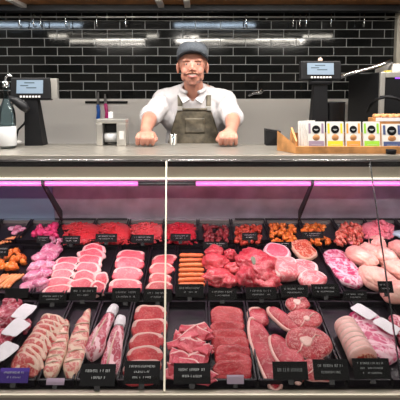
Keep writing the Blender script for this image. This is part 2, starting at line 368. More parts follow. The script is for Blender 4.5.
def rear(xa, xb, off, za, zb, th=.012):
    fy = lambda z: 2.2-(z-.7)*.10/.53-off
    return MB().hexa([(xa, fy(za), za), (xb, fy(za), za), (xb, fy(za)+th, za), (xa, fy(za)+th, za), (xa, fy(zb), zb), (xb, fy(zb), zb), (xb, fy(zb)+th, zb), (xa, fy(zb)+th, zb)])
cpart('rear_wall', rear(W0, W1, 0, .05, ZT-.017, .012), M['rear_panel'])
x0 = at(50, 200, 2.1).x
cpart('rear_door', rear(W0+.02, x0, .0125, zat(221, 2.15), 1.17), M['blue_reflection'])  # left door coloured pale blue to carry the reflection in the glass
x1 = at(236, 200, 2.1).x
cpart('rear_door', rear(at(125, 200, 2.1).x, x1, .0125, zat(221, 2.15), 1.17), M['rear_panel'])
for u0, u1 in ((42, 56), (313, 300)):
    a = at(u0, 188, 1.76); c = at(u1, 221, 2.0)
    b = MB(); b.hexa([(a.x-.004, a.y, a.z+.015), (a.x+.004, a.y, a.z+.015), (a.x+.004, c.y, c.z), (a.x-.004, c.y, c.z),
                      (a.x-.004, a.y, a.z+.04), (a.x+.004, a.y, a.z+.04), (a.x+.004, c.y, c.z+.05), (a.x-.004, c.y, c.z+.05)])
    cpart('bracket', b, M['dark'])
cpart('purple_strip', MB().box(W0, W1, 2.145, 2.165, zat(224, 2.15), zat(220.5, 2.15)), M['steel'])
# glass front
gT = (1.70, zR-.006); gB = (1.165, zat(391.5, 1.165))
def gp(u_top, u_bot):                  # the two ends of a glass joint
    return at(u_top, 161, gT[0]), at(u_bot, 391.5, gB[0])
g1 = gp(166.5, 164.5); g2 = gp(369.5, 402)
dirn = Vector((0, gT[0]-gB[0], gT[1]-gB[1])).normalized(); nrm = Vector((0, -dirn.z, dirn.y))
def pane(xa0, xa1, xb0, xb1, name='glass_pane'):
    th = nrm*.005; P = [Vector((xb0, gB[0], gB[1])), Vector((xb1, gB[0], gB[1])), Vector((xa1, gT[0], gT[1])), Vector((xa0, gT[0], gT[1]))]
    cpart(name, MB().hexa([p for p in P]+[p+th for p in P]), M['glass'])
pane(W0, g1[0].x-.003, W0, g1[1].x-.003); pane(g1[0].x+.003, g2[0].x-.0015, g1[1].x+.003, g2[1].x-.0015); pane(g2[0].x+.0015, W1, g2[1].x+.0015, W1)
def joint(g, w, m, name):
    a = Vector((g[0].x, gT[0], gT[1])); c = Vector((g[1].x, gB[0], gB[1])); o = nrm*-.001; th = nrm*.007; wx = Vector((w, 0, 0))
    cpart(name, MB().hexa([c-wx+o, c+wx+o, a+wx+o, a-wx+o, c-wx+th, c+wx+th, a+wx+th, a-wx+th]), m)
joint(g1, .0028, M['fascia'], 'glass_joint'); joint(g2, .0014, M['dark'], 'glass_joint')
cpart('bottom_rail', MB().box(W0, W1, 1.152, 1.172, gB[1]-.010, gB[1]-.001, .002), M['rail_beige'])
cpart('front_panel', MB().box(W0, W1, 1.16, 1.19, .05, gB[1]-.011), M['kick'])
cpart('end_panel', MB().hexa([(W0-.02, 1.165, .05), (W0, 1.165, .05), (W0, 2.2, .05), (W0-.02, 2.2, .05), (W0-.02, 1.165, gB[1]), (W0, 1.165, gB[1]), (W0, 1.75, ZT-.02), (W0-.02, 1.75, ZT-.02)]), M['steel'])
cpart('end_panel', MB().hexa([(W1, 1.165, .05), (W1+.02, 1.165, .05), (W1+.02, 2.2, .05), (W1, 2.2, .05), (W1, 1.165, gB[1]), (W1+.02, 1.165, gB[1]), (W1+.02, 1.75, ZT-.02), (W1, 1.75, ZT-.02)]), M['steel'])
cpart('plinth', MB().box(W0, W1, 1.3, 2.15, 0, .05), M['dark'])

# ---- stepped deck rows: plane z = z0 + s*(y-y0)
S = .17
class Row: pass
ROW = []
def mkrow(v_front, d0, v_back):
    r = Row(); r.y0 = d0; r.z0 = zat(v_front, d0)
    q = ray(200, v_back); k = -q.z/q.y      # drop per metre
    # 1.5 - k d = z0 + s (d - y0)
    r.y1 = (1.5 - r.z0 + S*d0)/(k+S); r.z1 = r.z0+S*(r.y1-d0); ROW.append(r); return r
mkrow(388, 1.20, 306); 
mkrow(299, ROW[0].y1+.008, 249)
mkrow(244, ROW[1].y1+.008, 221.5)
print('rows', [(round(r.y0, 3), round(r.z0, 3), round(r.y1, 3), round(r.z1, 3)) for r in ROW])
SL = math.atan(S); NRM = Vector((0, -math.sin(SL), math.cos(SL)))
for i, r in enumerate(ROW):
    y1 = r.y1+.008 if i < 2 else 2.16
    zz = r.z0+S*(y1-r.y0)
    b = MB(); lo = .3
    b.hexa([(W0, r.y0-.004, lo), (W1, r.y0-.004, lo), (W1, y1-.004, lo), (W0, y1-.004, lo), (W0, r.y0-.004, r.z0-.006), (W1, r.y0-.004, r.z0-.006), (W1, y1-.004, zz-.007), (W0, y1-.004, zz-.007)])
    cpart('deck_step', b, M['deck'])
def on(row, u, v, h=0):                # point h above the tray floor of a row, along the sight line
    r = ROW[row]; q = ray(u, v); P0 = Vector((0, r.y0, r.z0))+NRM*(h+.004)
    return CAM+q*((P0-CAM).dot(NRM)/q.dot(NRM))
def frame(p, rot=(0, 0, 0)):           # matrix of the deck frame at p with local rotation
    return Matrix.Translation(p) @ Matrix.Rotation(SL, 4, 'X') @ Euler([R(a) for a in rot], 'XYZ').to_matrix().to_4x4()

TR = {}
def tray(row, key, ua, ub, desc, where):      # ua, ub: edges at the back of the row
    r = ROW[row]; vb = (306, 249, 221.5)[row]
    xa = on(row, ua, vb).x; xb = on(row, ub, vb).x; g = .0022
    w = xb-xa-2*g; L = (r.y1-r.y0)/math.cos(SL)-.004; hgt = (.024, .022, .018)[row]
    c = Vector(((xa+xb)/2, (r.y0+r.y1)/2, (r.z0+r.z1)/2))
    b = MB(); th = .0022; b.box(-w/2+.004, w/2-.004, -L/2+.004, L/2-.004, 0, .0025)
    for s in (-1, 1):
        b.hexa([(s*(w/2-.006), -L/2+.003, 0), (s*(w/2-.006)+s*th, -L/2+.003, 0), (s*(w/2-.006)+s*th, L/2-.003, 0), (s*(w/2-.006), L/2-.003, 0),
                (s*(w/2-.002)-s*th, -L/2, hgt), (s*(w/2-.002), -L/2, hgt), (s*(w/2-.002), L/2, hgt), (s*(w/2-.002)-s*th, L/2, hgt)])
        b.box(*sorted((s*(w/2-.006), s*w/2)), -L/2, L/2, hgt-.0005, hgt+.0018, .0006)
        b.box(-w/2+.004, w/2-.004, *sorted((s*(L/2-.006), s*(L/2-.003))), 0, hgt)
        b.box(-w/2, w/2, *sorted((s*(L/2-.007), s*L/2)), hgt-.0005, hgt+.0018, .0006)
    o = b.build('display_tray', M['tray'], None, False)
    o.matrix_world = frame(c)
    tag(o, 'black tray holding %s, %s' % (desc, where), 'tray', 'black meat trays')
    TR[key] = (xa, xb, desc); return o
RN = ('front row', 'middle row', 'back row')

# ------------------------------------------------------------------ meat builders
def slab(n, outline, t, seed=0, fat=None, nz=.0015, bend=None, prof=None, dome=0, sq=None):
    """closed slab; outline(theta)->(x,y); fat(theta,r,top)->0..1"""
    prof = prof or [(0, 1), (.22, 1), (.45, 1), (.66, .99), (.82, .95), (.93, .82), (1, .5), (.93, .16), (.8, 0), (.4, 0), (0, 0)]
    vs = []; fs = []; fa = []; idx = []
    for k, (r, z) in enumerate(prof):
        top = k < len(prof)/2
        if r == 0:
            idx.append([len(vs)]); vs.append(Vector((0, 0, z*t+(dome if top else 0)))); fa.append(fat(0, 0, top) if fat else 0); continue
        ring = []
        for j in range(n):
            th = 2*PI*j/n; x, y = outline(th); ring.append(len(vs))
            zz = z*t+(dome*(1-r*r) if z > .5 else 0)
            vs.append(Vector((x*r, y*r, zz))); fa.append(fat(th, r, top) if fat else 0)
        idx.append(ring)
    for a, b in zip(idx, idx[1:]):
        for j in range(n):
            if len(a) == 1: fs.append((a[0], b[j], b[(j+1) % n]))
            elif len(b) == 1: fs.append((a[(j+1) % n], a[j], b[0]))
            else: fs.append((a[j], b[j], b[(j+1) % n], a[(j+1) % n]))
    out = []
    for v in vs:
        o = Vector((seed*3.7, seed*1.3, 0)); d = noise.noise_vector(v*38+o)*nz + noise.noise_vector(v*14+o)*nz*1.4
        if v.z < t*.3: d.z *= .2
        v = v+d
        if bend: v = Vector(bend(v))
        out.append(v)
    me = bpy.data.meshes.new('meat'); me.from_pydata(out, [], fs); me.update()
    at_ = me.attributes.new('fat', 'FLOAT', 'POINT'); at_.data.foreach_set('value', [float(x) for x in fa])
    return me
def oval(a, b, seed=0, amp=.08, p=2.3, taper=0):
    def f(th):
        c, s = math.cos(th), math.sin(th); k = (abs(c)**p+abs(s)**p)**(-1/p)
        k *= 1+amp*noise.noise(Vector((c*1.1+seed*5.1, s*1.1, seed)))*2
        x = a*c*k; y = b*s*k
        return x*(1+taper*y/b), y
    return f
def rimfat(t0, t1, w=.82, inner=None):         # fat along part of the rim (angles in degrees, ccw from +x)
    def f(th, r, top):
        d = math.degrees(th) % 360; a, b = t0 % 360, t1 % 360
        inside = (a <= d <= b) if a < b else (d >= a or d <= b)
        v = 1.0 if inside and r >= w else 0
        if inner and top: v = max(v, inner(th, r))
        return v
    return f
def tubemesh(pts, rad, n=12, squash=1, nz=.001, seed=0):
    b = MB(); N = len(pts); P = [Vector(p) for p in pts]; Q = []; RR = []
    for i, p in enumerate(P): Q.append(p); RR.append(rad[i] if isinstance(rad, (list, tuple)) else rad)
    t0 = (P[0]-P[1]).normalized(); t1 = (P[-1]-P[-2]).normalized(); r0, r1 = RR[0], RR[-1]
    Q = [P[0]+t0*r0*q for q in (.9, .65)] + Q + [P[-1]+t1*r1*q for q in (.65, .9)]
    RR = [r0*.3, r0*.75]+RR+[r1*.75, r1*.3]
    b.tube(Q, RR, n)
    for v in b.bm.verts: v.co += noise.noise_vector(v.co*45+Vector((seed*3.1, 0, 0)))*nz; v.co.z *= squash
    bmesh.ops.recalc_face_normals(b.bm, faces=b.bm.faces)
    me = bpy.data.meshes.new('sausage'); b.bm.to_mesh(me); b.bm.free(); return me
def blob(rx, ry, rz, seed=0, amp=.15, sub=3, fr=1.6, flat=.6, seam=.0):
    b = MB(); b.ball((0, 0, 0), 1, sub)
    for v in b.bm.verts:
        q_ = noise.noise(v.co*fr*1.1+Vector((seed*3.3, 0, seed)))
        d = 1+amp*noise.noise(v.co*fr+Vector((seed*7.3, seed, 0)))*2+amp*.5*noise.noise(v.co*fr*3+Vector((0, seed*2, 0)))-seam*max(0, 1-abs(q_)/.07)
        c = v.co*d; c = Vector((c.x*rx, c.y*ry, c.z*rz))
        if c.z < -rz*flat: c.z = -rz*flat+(c.z+rz*flat)*.1
        c.z += rz*flat; v.co = c
    me = bpy.data.meshes.new('lump'); b.bm.to_mesh(me); b.bm.free(); return me
def chunk(s, seed):
    b = MB(); bmesh.ops.create_cube(b.bm, size=s)
    bmesh.ops.bevel(b.bm, geom=b.bm.edges[:], offset=s*.22, segments=2, affect='EDGES')
    sx, sy, sz = [1+.3*math.sin(seed*q) for q in (1.3, 2.9, 4.7)]
    for v in b.bm.verts:
        v.co = Vector((v.co.x*sx, v.co.y*sy, v.co.z*sz)); v.co += noise.noise_vector(v.co*60+Vector((seed, 0, 0)))*s*.22
    me = bpy.data.meshes.new('chunk'); b.bm.to_mesh(me); b.bm.free(); return me
def put(name, me, m, mw, label, cat, group=None):
    o = link(name, me, m, None, True); o.matrix_world = mw; return tag(o, label, cat, group)
ORD = ['first', 'second', 'third', 'fourth', 'fifth', 'sixth', 'seventh', 'eighth', 'ninth', 'tenth', 'eleventh', 'twelfth']
def shingle(row, pts, w, L, t, ang, m, name, what, cat, fatf=None, yaw=0, seeds=3, amp=.07, h0=.0, p=2.6, wob=6, bend=None, nz=.0012):
    """overlapping slices, pts = pixel centres of the slices from front to back; each leans back on the one behind"""
    base = []
    n = len(pts); bases = []
    for k in range(min(seeds, n)):
        bases.append(slab(40, oval(w/2, L/2, k+len(what)*.37, amp, p), t, k+1, fatf, nz, bend))
    for i, (u, v) in enumerate(pts):
        pt = on(row, u, v, h0+L/2*math.sin(R(ang)))
        mw = frame(pt, (ang, rnd.uniform(-2, 2), yaw+rnd.uniform(-wob, wob))) @ Matrix.Translation((0, 0, -t/2))
        me = bases[i % len(bases)]
        lab = ('frontmost' if i == 0 else 'rearmost' if i == n-1 else ORD[i]+' from the front')
        put(name, me, m, mw, '%s, %s' % (what, lab), cat, what.split(' with ')[0]+'s')

# ================= FRONT ROW
b0 = [3, 38, 72, 102, 134, 167.5, 207.5, 245, 281, 315, 350, 387, 424]
d0 = [('papered', 'dark red joints under white paper'), ('rack', 'a fanned rack of chops'), ('rack2', 'pale fatty rib strips'), ('lamb', 'two lamb loins with papered bones'),
      ('sirloin', 'five small steaks'), ('shaved', 'a pile of shaved beef'), ('slices', 'a line of thin beef slices'), ('rump', 'long rump steaks'), ('shin', 'round shin slices'),
      ('roll', 'a tied pork roll'), ('spare', 'a slab of marbled ribs with white paper'), ('end', 'a dark joint at the right edge')]
for i, (k, d) in enumerate(d0): tray(0, k, b0[i], b0[i+1], d, 'front row')
tray(0, 'endleft', -34, 3, 'joints at the far left edge', 'front row')

# T0 papered joints
for i, (u, v, s) in enumerate(((8, 320, .045), (-2, 345, .05), (12, 309, .035), (22, 330, .03))):
    me = blob(s, s*1.1, .026, i+3, .2, 4, 1.8, seam=.1)
    o = put('joint', me, M['lamb'], frame(on(0, u, v, .004), (0, 0, 20*i)), ['dark red meat joint in the far left front tray, in the middle', 'dark red meat joint at the very left edge of the photo', 'dark red meat joint at the back of the far left front tray', 'dark red meat joint beside the fanned chops'][i], 'meat joint', 'papered joints')
for i, (u, v, z) in enumerate(((24, 312, -20), (16, 328, -24), (4, 351, -26))):
    me = slab(28, oval(.032, .038, i, .05, 9), .002, i, None, .0022)
    put('butcher_paper', me, M['paper'], frame(on(0, u, v, .047), (0, 0, z)), ['white paper sheet on the far left meat, rearmost', 'white paper sheet on the far left meat, middle one', 'white paper sheet on the far left meat, nearest the glass'][i], 'paper', 'paper sheets on the joints')

# T1 fanned chops: long slices laid diagonally
n = 9
for i in range(n):
    f = i/(n-1); u = 25+f*27; v = 366-f*42
    def bend(v_): return (v_.x, v_.y, v_.z+.010*(1-(v_.x/.045)**2))
    me = slab(44, oval(.062-.010*f, .030, i*.8, .12, 2.2, .1), .011, i, rimfat(20, 165, .78, lambda th, r: .9 if (math.sin(th*3+i) > .86 and r > .3) else 0), .0022, bend)
    o = put('chop', me, M['chop'], frame(on(0, u, v, .016+.006), (22, 0, -36+f*14)), 'rack chop streaked with pale fat, %s in the fan at left' % (ORD[i]+' from the front'), 'chop', 'fanned rack chops')
    if i > 3:
        MB().tube([(.012, .022, .021), (.032, .006, .017), (.046, -.010, .010)], [.0022, .0026, .0022], 8).build('rib_bone', M['bone'], o, True)
def strip(pix, wid, hgt, m, label, cat, name, row=0, bones=0, fatf=None, seed=0, h=0.0, bonemat='bone', paper=None, grp=None):
    """a long joint following a pixel path on the deck"""
    P = [on(row, u, v, h) for u, v in pix]; c = sum(P, Vector())/len(P); mwi = frame(c).inverted()
    Q = [mwi @ p for p in P]
    N = 26; path = []
    for i in range(N):
        f = i/(N-1)*(len(Q)-1); k = min(int(f), len(Q)-2); g = f-k; g2 = g*g*(3-2*g); path.append(Q[k].lerp(Q[k+1], g))
    ws = wid if isinstance(wid, list) else [wid]*4
    b = MB(); rings = []; fl = []
    n = 22
    for i in range(N):
        f = i/(N-1); kk = min(int(f*(len(ws)-1)), len(ws)-2); gg = f*(len(ws)-1)-kk
        w = ws[kk]*(1-gg)+ws[kk+1]*gg; e = min(f, 1-f); k = min(1, math.sqrt(max(e, .002)/.10)) if e < .10 else 1
        tdir = (path[min(i+1, N-1)]-path[max(i-1, 0)]).normalized(); sd = Vector((tdir.y, -tdir.x, 0))
        ring = []
        for j in range(n):
            th = 2*PI*j/n; cx = math.cos(th); sz = math.sin(th)
            px = abs(cx)**.8*(1 if cx > 0 else -1)*w/2*k; pz = (abs(sz)**.8*(1 if sz > 0 else -1)*.5+.5)*hgt*(.35+.65*k)
            if bones and sz > 0: pz += .0028*math.cos(i*2*PI*bones/N)*sz
            p = path[i]+sd*px+Vector((0, 0, pz)); p += noise.noise_vector(p*30+Vector((seed*5, 0, 0)))*.004
            ring.append(b.bm.verts.new(p)); fl.append(fatf(f, th) if fatf else 0)
        rings.append(ring)
    for a, q in zip(rings, rings[1:]):
        for j in range(n): b.bm.faces.new((a[j], a[(j+1) % n], q[(j+1) % n], q[j]))
    b.bm.faces.new(rings[0][::-1]); b.bm.faces.new(rings[-1]); bmesh.ops.recalc_face_normals(b.bm, faces=b.bm.faces)
    me = bpy.data.meshes.new(name); b.bm.to_mesh(me); b.bm.free()
    at_ = me.attributes.new('fat', 'FLOAT', 'POINT'); at_.data.foreach_set('value', [float(x) for x in fl])
    o = link(name, me, m, None, True); o.matrix_world = frame(c); tag(o, label, cat, grp)
    return o, path
def bonebars(o, path, ks, wid, hgt, off=0, r=.0026):
    N = len(path)
    for k in ks:
        i = int(k*(N-1)); td = (path[min(i+1, N-1)]-path[max(i-1, 0)]).normalized(); sd = Vector((td.y, -td.x, 0))
        MB().tube([path[i]+sd*(off-wid*.42)+Vector((0, 0, hgt*.86)), path[i]+sd*off+td*.004+Vector((0, 0, hgt*1.06)), path[i]+sd*(off+wid*.42)+td*.008+Vector((0, 0, hgt*.88))], r, 8).build('rib_bone', M['bone'], o, True)
rf = lambda f, th: .9 if (math.sin(th) > .1 and math.sin(f*44+math.cos(th)*2) > .45) else (.8 if abs(math.cos(th)) > .93 else 0)
o, p = strip([(50, 383), (58, 355), (66, 322)], [.044, .058, .056, .03], .032, M['rib_pale'], 'pale rib strip standing against the fanned chops', 'rib strip', 'rib_strip', fatf=rf, seed=1)
bonebars(o, p, [.2, .32, .44, .56, .68, .8], .050, .032)
o, p = strip([(70, 384), (77, 355), (83, 330), (90, 312)], [.05, .062, .064, .042, .010], .032, M['rib_pale'], 'pale rib strip with a pointed red tip, left of the lamb', 'rib strip', 'rib_strip', fatf=rf, seed=2)
bonebars(o, p, [.18, .3, .42, .54, .66], .056, .032)
# T3 lamb loins
lf = lambda f, th: .9 if (abs(math.sin(f*5+math.cos(th)*2.2)) > .88) or math.cos(th) > .85 else 0
for pix, lab, sd in (([(92, 362), (100, 340), (112, 318)], 'dark lamb loin with white papered bone end, the left one', 3), ([(108, 384), (114, 355), (120, 330)], 'dark lamb loin with white papered bone end, the longer right one', 4)):
    o, p = strip(pix, [.062, .062, .048, .036], .036, M['lamb'], lab, 'lamb loin', 'lamb_loin', fatf=lf, seed=sd, grp='papered lamb loins')
    e = p[-1]; td = (p[-1]-p[-4]).normalized()
    b = MB(); b.tube([e-td*.012+Vector((0, 0, .02)), e+td*.006+Vector((0, 0, .022)), e+td*.03+Vector((0, 0, .024)), e+td*.034+Vector((0, 0, .024))], [.018, .0195, .0165, .008], 12)
    for v in b.bm.verts: v.co += noise.noise_vector(v.co*90)*.002
    q = b.build('paper_frill', M['paper'], o, False); q['label'] = 'white paper wrap'
    MB().tube([p[4]+Vector((-.008, 0, .034)), p[12]+Vector((-.006, 0, .036)), p[20]+Vector((-.002, 0, .034))], [.003, .0036, .003], 8).build('bone', M['bone'], o, True)
# T4 five steaks
ft = rimfat(20, 175, .72)
shingle(0, [(143, 372), (144, 358), (146, 343.5), (149, 329), (151, 315)], .116, .074, .022, 26, M['fillet'], 'steak', 'small thick steak with a fat edge', 'steak', ft, 0, 5, .1, .003, 3, 5)
# T5 shaved beef folds
def fold(L, w, th, seed):
    b = MB(); n = 26; m_ = 6; top = []
    r_ = random.Random(seed); a1 = r_.uniform(.5, 1.1); ph = r_.uniform(0, 6)
    def P(f, g):
        x = (f-.5)*L; ang = f*PI*2*a1+ph
        return Vector((x*(1-.25*g*math.sin(ang)), (g-.5)*w*(.9+.2*math.sin(ang))+.006*math.sin(ang*1.3), .007+.006*math.sin(ang)+.004*math.cos(g*4+ang)))
    for s in (0, 1):
        top.append([[b.bm.verts.new(P(i/n, j/m_)+Vector((0, 0, -s*th))) for j in range(m_+1)] for i in range(n+1)])
    for s in (0, 1):
        g = top[s]
        for i in range(n):
            for j in range(m_): b.bm.faces.new((g[i][j], g[i+1][j], g[i+1][j+1], g[i][j+1]))
    for i in range(n):
        for j in (0, m_): b.bm.faces.new((top[0][i][j], top[0][i+1][j], top[1][i+1][j], top[1][i][j]))
    for j in range(m_):
        for i in (0, n): b.bm.faces.new((top[0][i][j], top[0][i][j+1], top[1][i][j+1], top[1][i][j]))
    bmesh.ops.recalc_face_normals(b.bm, faces=b.bm.faces)
    me = bpy.data.meshes.new('fold'); nv = len(b.bm.verts); b.bm.to_mesh(me); b.bm.free()
    vals = []
    for s in (0, 1):
        for i in range(n+1):
            for j in range(m_+1): vals.append(1.0 if j == m_ else 0)
    a_ = me.attributes.new('fat', 'FLOAT', 'POINT'); a_.data.foreach_set('value', vals)
    return me
FM = [fold(.105, .042, .005, k) for k in range(6)]
k = 0
for cy, nn in ((341, 16), (365, 16)):
    for i in range(nn):
        u = 191+rnd.uniform(-9, 9)*(1-.3*i/nn); v = cy+rnd.uniform(-9, 9)
        mw = frame(on(0, u, v, .006+.0022*i), (rnd.uniform(5, 26), rnd.uniform(-14, 14), rnd.uniform(-50, 50)))
        put('shaved_slice', FM[k % 6], M['mince_pink'] if False else M['steak_pink'], mw, 'curled slice of shaved beef in the %s heap left of the thin slices' % ('rear' if cy == 340 else 'front'), 'meat slice', 'shaved beef in the %s heap' % ('rear' if cy == 340 else 'front')); k += 1
# T6 slices
shingle(0, [(233.5, 371), (233, 363), (232, 355), (230, 346), (229, 338), (228, 330), (227, 322), (226, 315)], .118, .066, .012, 24, M['steak'], 'beef_slice', 'thin beef slice with coarse grain', 'meat slice', None, 0, 5, .08, .003, 3.4, 4, nz=.0022)
# T7 rump steaks with separate fat rims
def bigsteak(pix_c, a, bb, yaw, lab, seed, h, t0, t1, tilt=(0, 0), taper=0, m='roast_dark'):
    ol = oval(a, bb, seed, .09, 2.3, taper)
    me = slab(56, ol, .014, seed, None, .0012, None, dome=.004)
    o = put('rump_steak', me, M[m], frame(on(0, pix_c[0], pix_c[1], h), (tilt[0], tilt[1], yaw)), lab, 'steak', 'long rump steaks')
    b = MB(); pts = []
    for d in range(t0, t1+1, 6):
        x, y = ol(R(d)); pts.append((x*.99, y*.99, .008))
    n = len(pts); b.tube(pts, [.0058*min(1, .35+min(i, n-1-i)/3) for i in range(n)], 10)
    for v in b.bm.verts: v.co.z = .008+(v.co.z-.008)*1.25
    b.build('fat_rim', M['roll'], o, True)
bigsteak((265.5, 353), .038, .135, 11, 'longest rump steak with white fat down its left edge', 1, .008, 80, 290, (8, -3), -.1)
bigsteak((258, 319), .036, .045, 5, 'dark red rump steak tucked behind the longest one', 5, .004, 60, 230, (4, 0), 0)
bigsteak((288, 358), .037, .088, 24, 'rump steak with a thick fat strip, lying nearest its label', 2, .018, 95, 255, (8, -14), -.1)
bigsteak((283, 321), .026, .066, 40, 'narrow rump steak lying at the back beside the shin rounds', 3, .03, 80, 260, (10, -6), 0)
# T8 shin rounds
for i, (u, v, a, bb, h, lab) in enumerate(((318, 372, .062, .035, .022, 'round shin slice, frontmost and half behind its label'), (308, 344, .074, .056, .030, 'largest round shin slice with pale marrow at its left'), (303.5, 321, .066, .042, .026, 'round shin slice, second from the back'), (297, 306, .05, .033, .020, 'smallest round shin slice at the back, with a pale bone'))):
    me = slab(48, oval(a, bb, i+2, .06), .017, i, rimfat(0, 359, .99), .002, None, dome=.003)
    o = put('shin_slice', me, M['shin'], frame(on(0, u, v, h), (16, 3, 8*i)), lab, 'meat slice', 'round shin slices')
    x = (-.004, -.010, .004, -.004)[i]; y = (.004, -.002, -.004, .002)[i]; s = (.013, .020, .013, .015)[i]
    me = slab(24, oval(s, s*.85, i+5, .16), .006, i, None, .001)
    q = link('marrow_bone', me, M['roll'], o, True, Matrix.Translation((x, y, .0165)))
    MB().tube([(x+s*1.0, y+s*.2, .0195), (x+a*.5, y+bb*.35, .0195), (x+a*.8, y+bb*.3, .017)], [.003, .002, .001], 8).build('fat_seam', M['roll'], o, True)
    MB().tube([(x-s*.8, y-s*.4, .0195), (x-a*.4, y-bb*.5, .0195), (x-a*.6, y-bb*.65, .016)], [.003, .002, .001], 8).build('fat_seam', M['roll'], o, True)
# T9 tied roll
A = on(0, 365, 362, .034); B = on(0, 344, 323, .034)
b = MB(); N = 60; pts = []; rr = []
for i in range(N+1):
    f = i/N; e = min(f, 1-f); k = min(1, math.sqrt(max(e, .0005)/.07)) if e < .07 else 1
    pts.append(A.lerp(B, f)); rr.append((.0445-.006*f)*max(k, .12)*(1-.05*(abs(math.cos(f*PI*8))**8)))
b.tube(pts, rr, 32)
c = A.lerp(B, .5); Mi = frame(c).inverted()
for v in b.bm.verts: v.co = Mi @ v.co; v.co += noise.noise_vector(v.co*25)*.002
o = b.build('pork_roll', M['roll'], None, True); o.matrix_world = frame(c); tag(o, 'pale tied pork roll lying beside the marbled ribs', 'pork roll')
ax = (Mi @ B - Mi @ A).normalized(); s1 = ax.orthogonal().normalized(); s2 = ax.cross(s1)
for j in range(1, 8):
    f = j/8; cc = Mi @ A.lerp(B, f); r_ = (.0445-.006*f)*.965
    MB().tube([cc+(s1*math.cos(q)+s2*math.sin(q))*r_ for q in [2*PI*k/28 for k in range(29)]], .0009, 6).build('string', M['string'], o, True)
me = slab(30, oval(.034, .034, 2, .04), .004, 1, None, .001); q = link('cut_end', me, M['crust'], o, True)
q.matrix_local = Matrix.Translation(Mi @ A - ax*.001) @ (-ax).to_track_quat('Z', 'Y').to_matrix().to_4x4()
# T10 spare ribs
o, p = strip([(388, 366), (374, 338), (360, 314)], [.10, .115, .115, .10], .030, M['rib_purple'], 'broad slab of marbled purple ribs, front right', 'ribs', 'rib_slab', bones=9, fatf=lambda f, th: .8 if math.sin(f*30+math.cos(th)*3) > .6 else 0, seed=6)
for i, (u, v, z) in enumerate(((364, 312, 32), (387, 326, 34))):
    me = slab(28, oval(.026, .040, i, .05, 9), .002, i, None, .002)
    put('butcher_paper', me, M['paper'], frame(on(0, u, v, .041), (0, 0, z)), ['white paper sheet at the back of the marbled ribs', 'white paper sheet on the right side of the marbled ribs'][i], 'paper')
o, p = strip([(425, 372), (408, 345), (392, 318)], [.05, .07, .06, .04], .03, M['lamb'], 'dark joint at the right edge beside the marbled ribs', 'meat joint', 'joint', fatf=lf, seed=8)

# ================= MIDDLE ROW
b1 = [-20, 22, 60.5, 88, 120, 151, 177, 205, 236.5, 266, 291.5, 319, 350, 385, 422]
d1 = [('chip', 'orange sausages'), ('psaus', 'pale purple sausages'), ('pinkl', 'pink slices in a narrow line'), ('pinkr', 'pink slices heaped high'), ('thick', 'broad steaks with white fat edges'), ('dark4', 'dark red steaks'),
      ('osaus', 'bright orange sausages laid crosswise'), ('lumps', 'red roasting lumps'), ('bigroast', 'a big dark roast'), ('ham', 'a ham round and pale pork'), ('bacon', 'a crusted joint and pork'), ('mribs', 'magenta ribs'), ('chick', 'pale chicken pieces'), ('chick2', 'more pale chicken')]
for i, (k, d) in enumerate(d1): tray(1, k, b1[i], b1[i+1], d, 'middle row')
def sausages(row, pts, L, r, yaw, m, label, grp, name='sausage', curve=.004, h=.0, jit=6):
    mes = []
    for k in range(3): mes.append(tubemesh([((f-.5)*L, curve*math.sin(f*PI)*(1+.4*k), r) for f in [i/8 for i in range(9)]], [r*(1+.06*math.sin(i*1.9+k)) for i in range(9)], 14, 1, .001, k))
    for i, q in enumerate(pts):
        hh = q[2] if len(q) > 2 else h
        put(name, mes[i % 3], m, frame(on(row, q[0], q[1], hh+r), (0, 0, yaw+rnd.uniform(-jit, jit))) @ Matrix.Translation((0, 0, -r)), '%s, %s' % (label, ORD[i % 12]+' of the line' if i < 12 else 'upper'), 'sausage', grp)
sausages(1, [(-4, 281), (0, 281), (4, 281), (8, 281), (12, 281), (16, 281)], .085, .0068, 70, M['sausage_tan'], 'tan sausage at the left edge, counted from the left', 'tan sausages at the left edge', jit=4)
CK = {}
def chunks(row, us, vs, n, size, m, label, grp, key, hmax=.02, name='meat_cube'):
    ms = CK.setdefault(key, [chunk(size, k+1) for k in range(5)])
    for i in range(n):
        u = rnd.uniform(*us); v = rnd.uniform(*vs); hh = size*.5+hmax*rnd.random()*(1-abs((u-(us[0]+us[1])/2)/(us[1]-us[0])))
        put(name, ms[i % 5], m, frame(on(row, u, v, hh), (rnd.uniform(0, 90), rnd.uniform(0, 90), rnd.uniform(0, 180))), label, 'meat cube', grp)
chunks(1, (-3, 24), (251, 268), 34, .025, M['cube_orange'], 'orange marinated chunk behind the tan sausages at the left edge', 'orange chunks at the left edge', 'o1', name='marinated_chunk')
# purple pale sausages
k = 0
for i, (u, v, h) in enumerate([(30, 290, .0), (39, 288, .0), (33, 280, .012), (42, 278, .006), (37, 270, .016), (46, 269, .004), (42, 260, .014), (50, 260, .004), (48, 252, .01), (54, 253, .004)]):
    me = blob(.040, .028, .022, i, .2, 3)
    put('sausage', me, M['sausage_purple'], frame(on(1, u, v, h), (8, 0, 50+rnd.uniform(-25, 25))), 'plump pale purple sausage in the left tray, %s from the front' % ORD[i], 'sausage', 'plump pale purple sausages')
ft2 = rimfat(330, 210, .76)
shingle(1, [(57, 291), (60, 283), (62, 275.5), (65, 268.5), (68, 262)], .115, .056, .012, 24, M['steak_pink'], 'meat_slice', 'pink meat slice with white edge in the narrow left line', 'meat slice', ft2, -6, 4, .12, .004, 2.4, 12)
shingle(1, [(83, 286), (85, 277), (88, 269), (90, 261.5), (92, 255), (94, 249.5)], .118, .062, .014, 26, M['steak_pink'], 'meat_slice', 'pink meat slice with white edge in the high heap', 'meat slice', ft2, -10, 4, .14, .010, 2.4, 14)
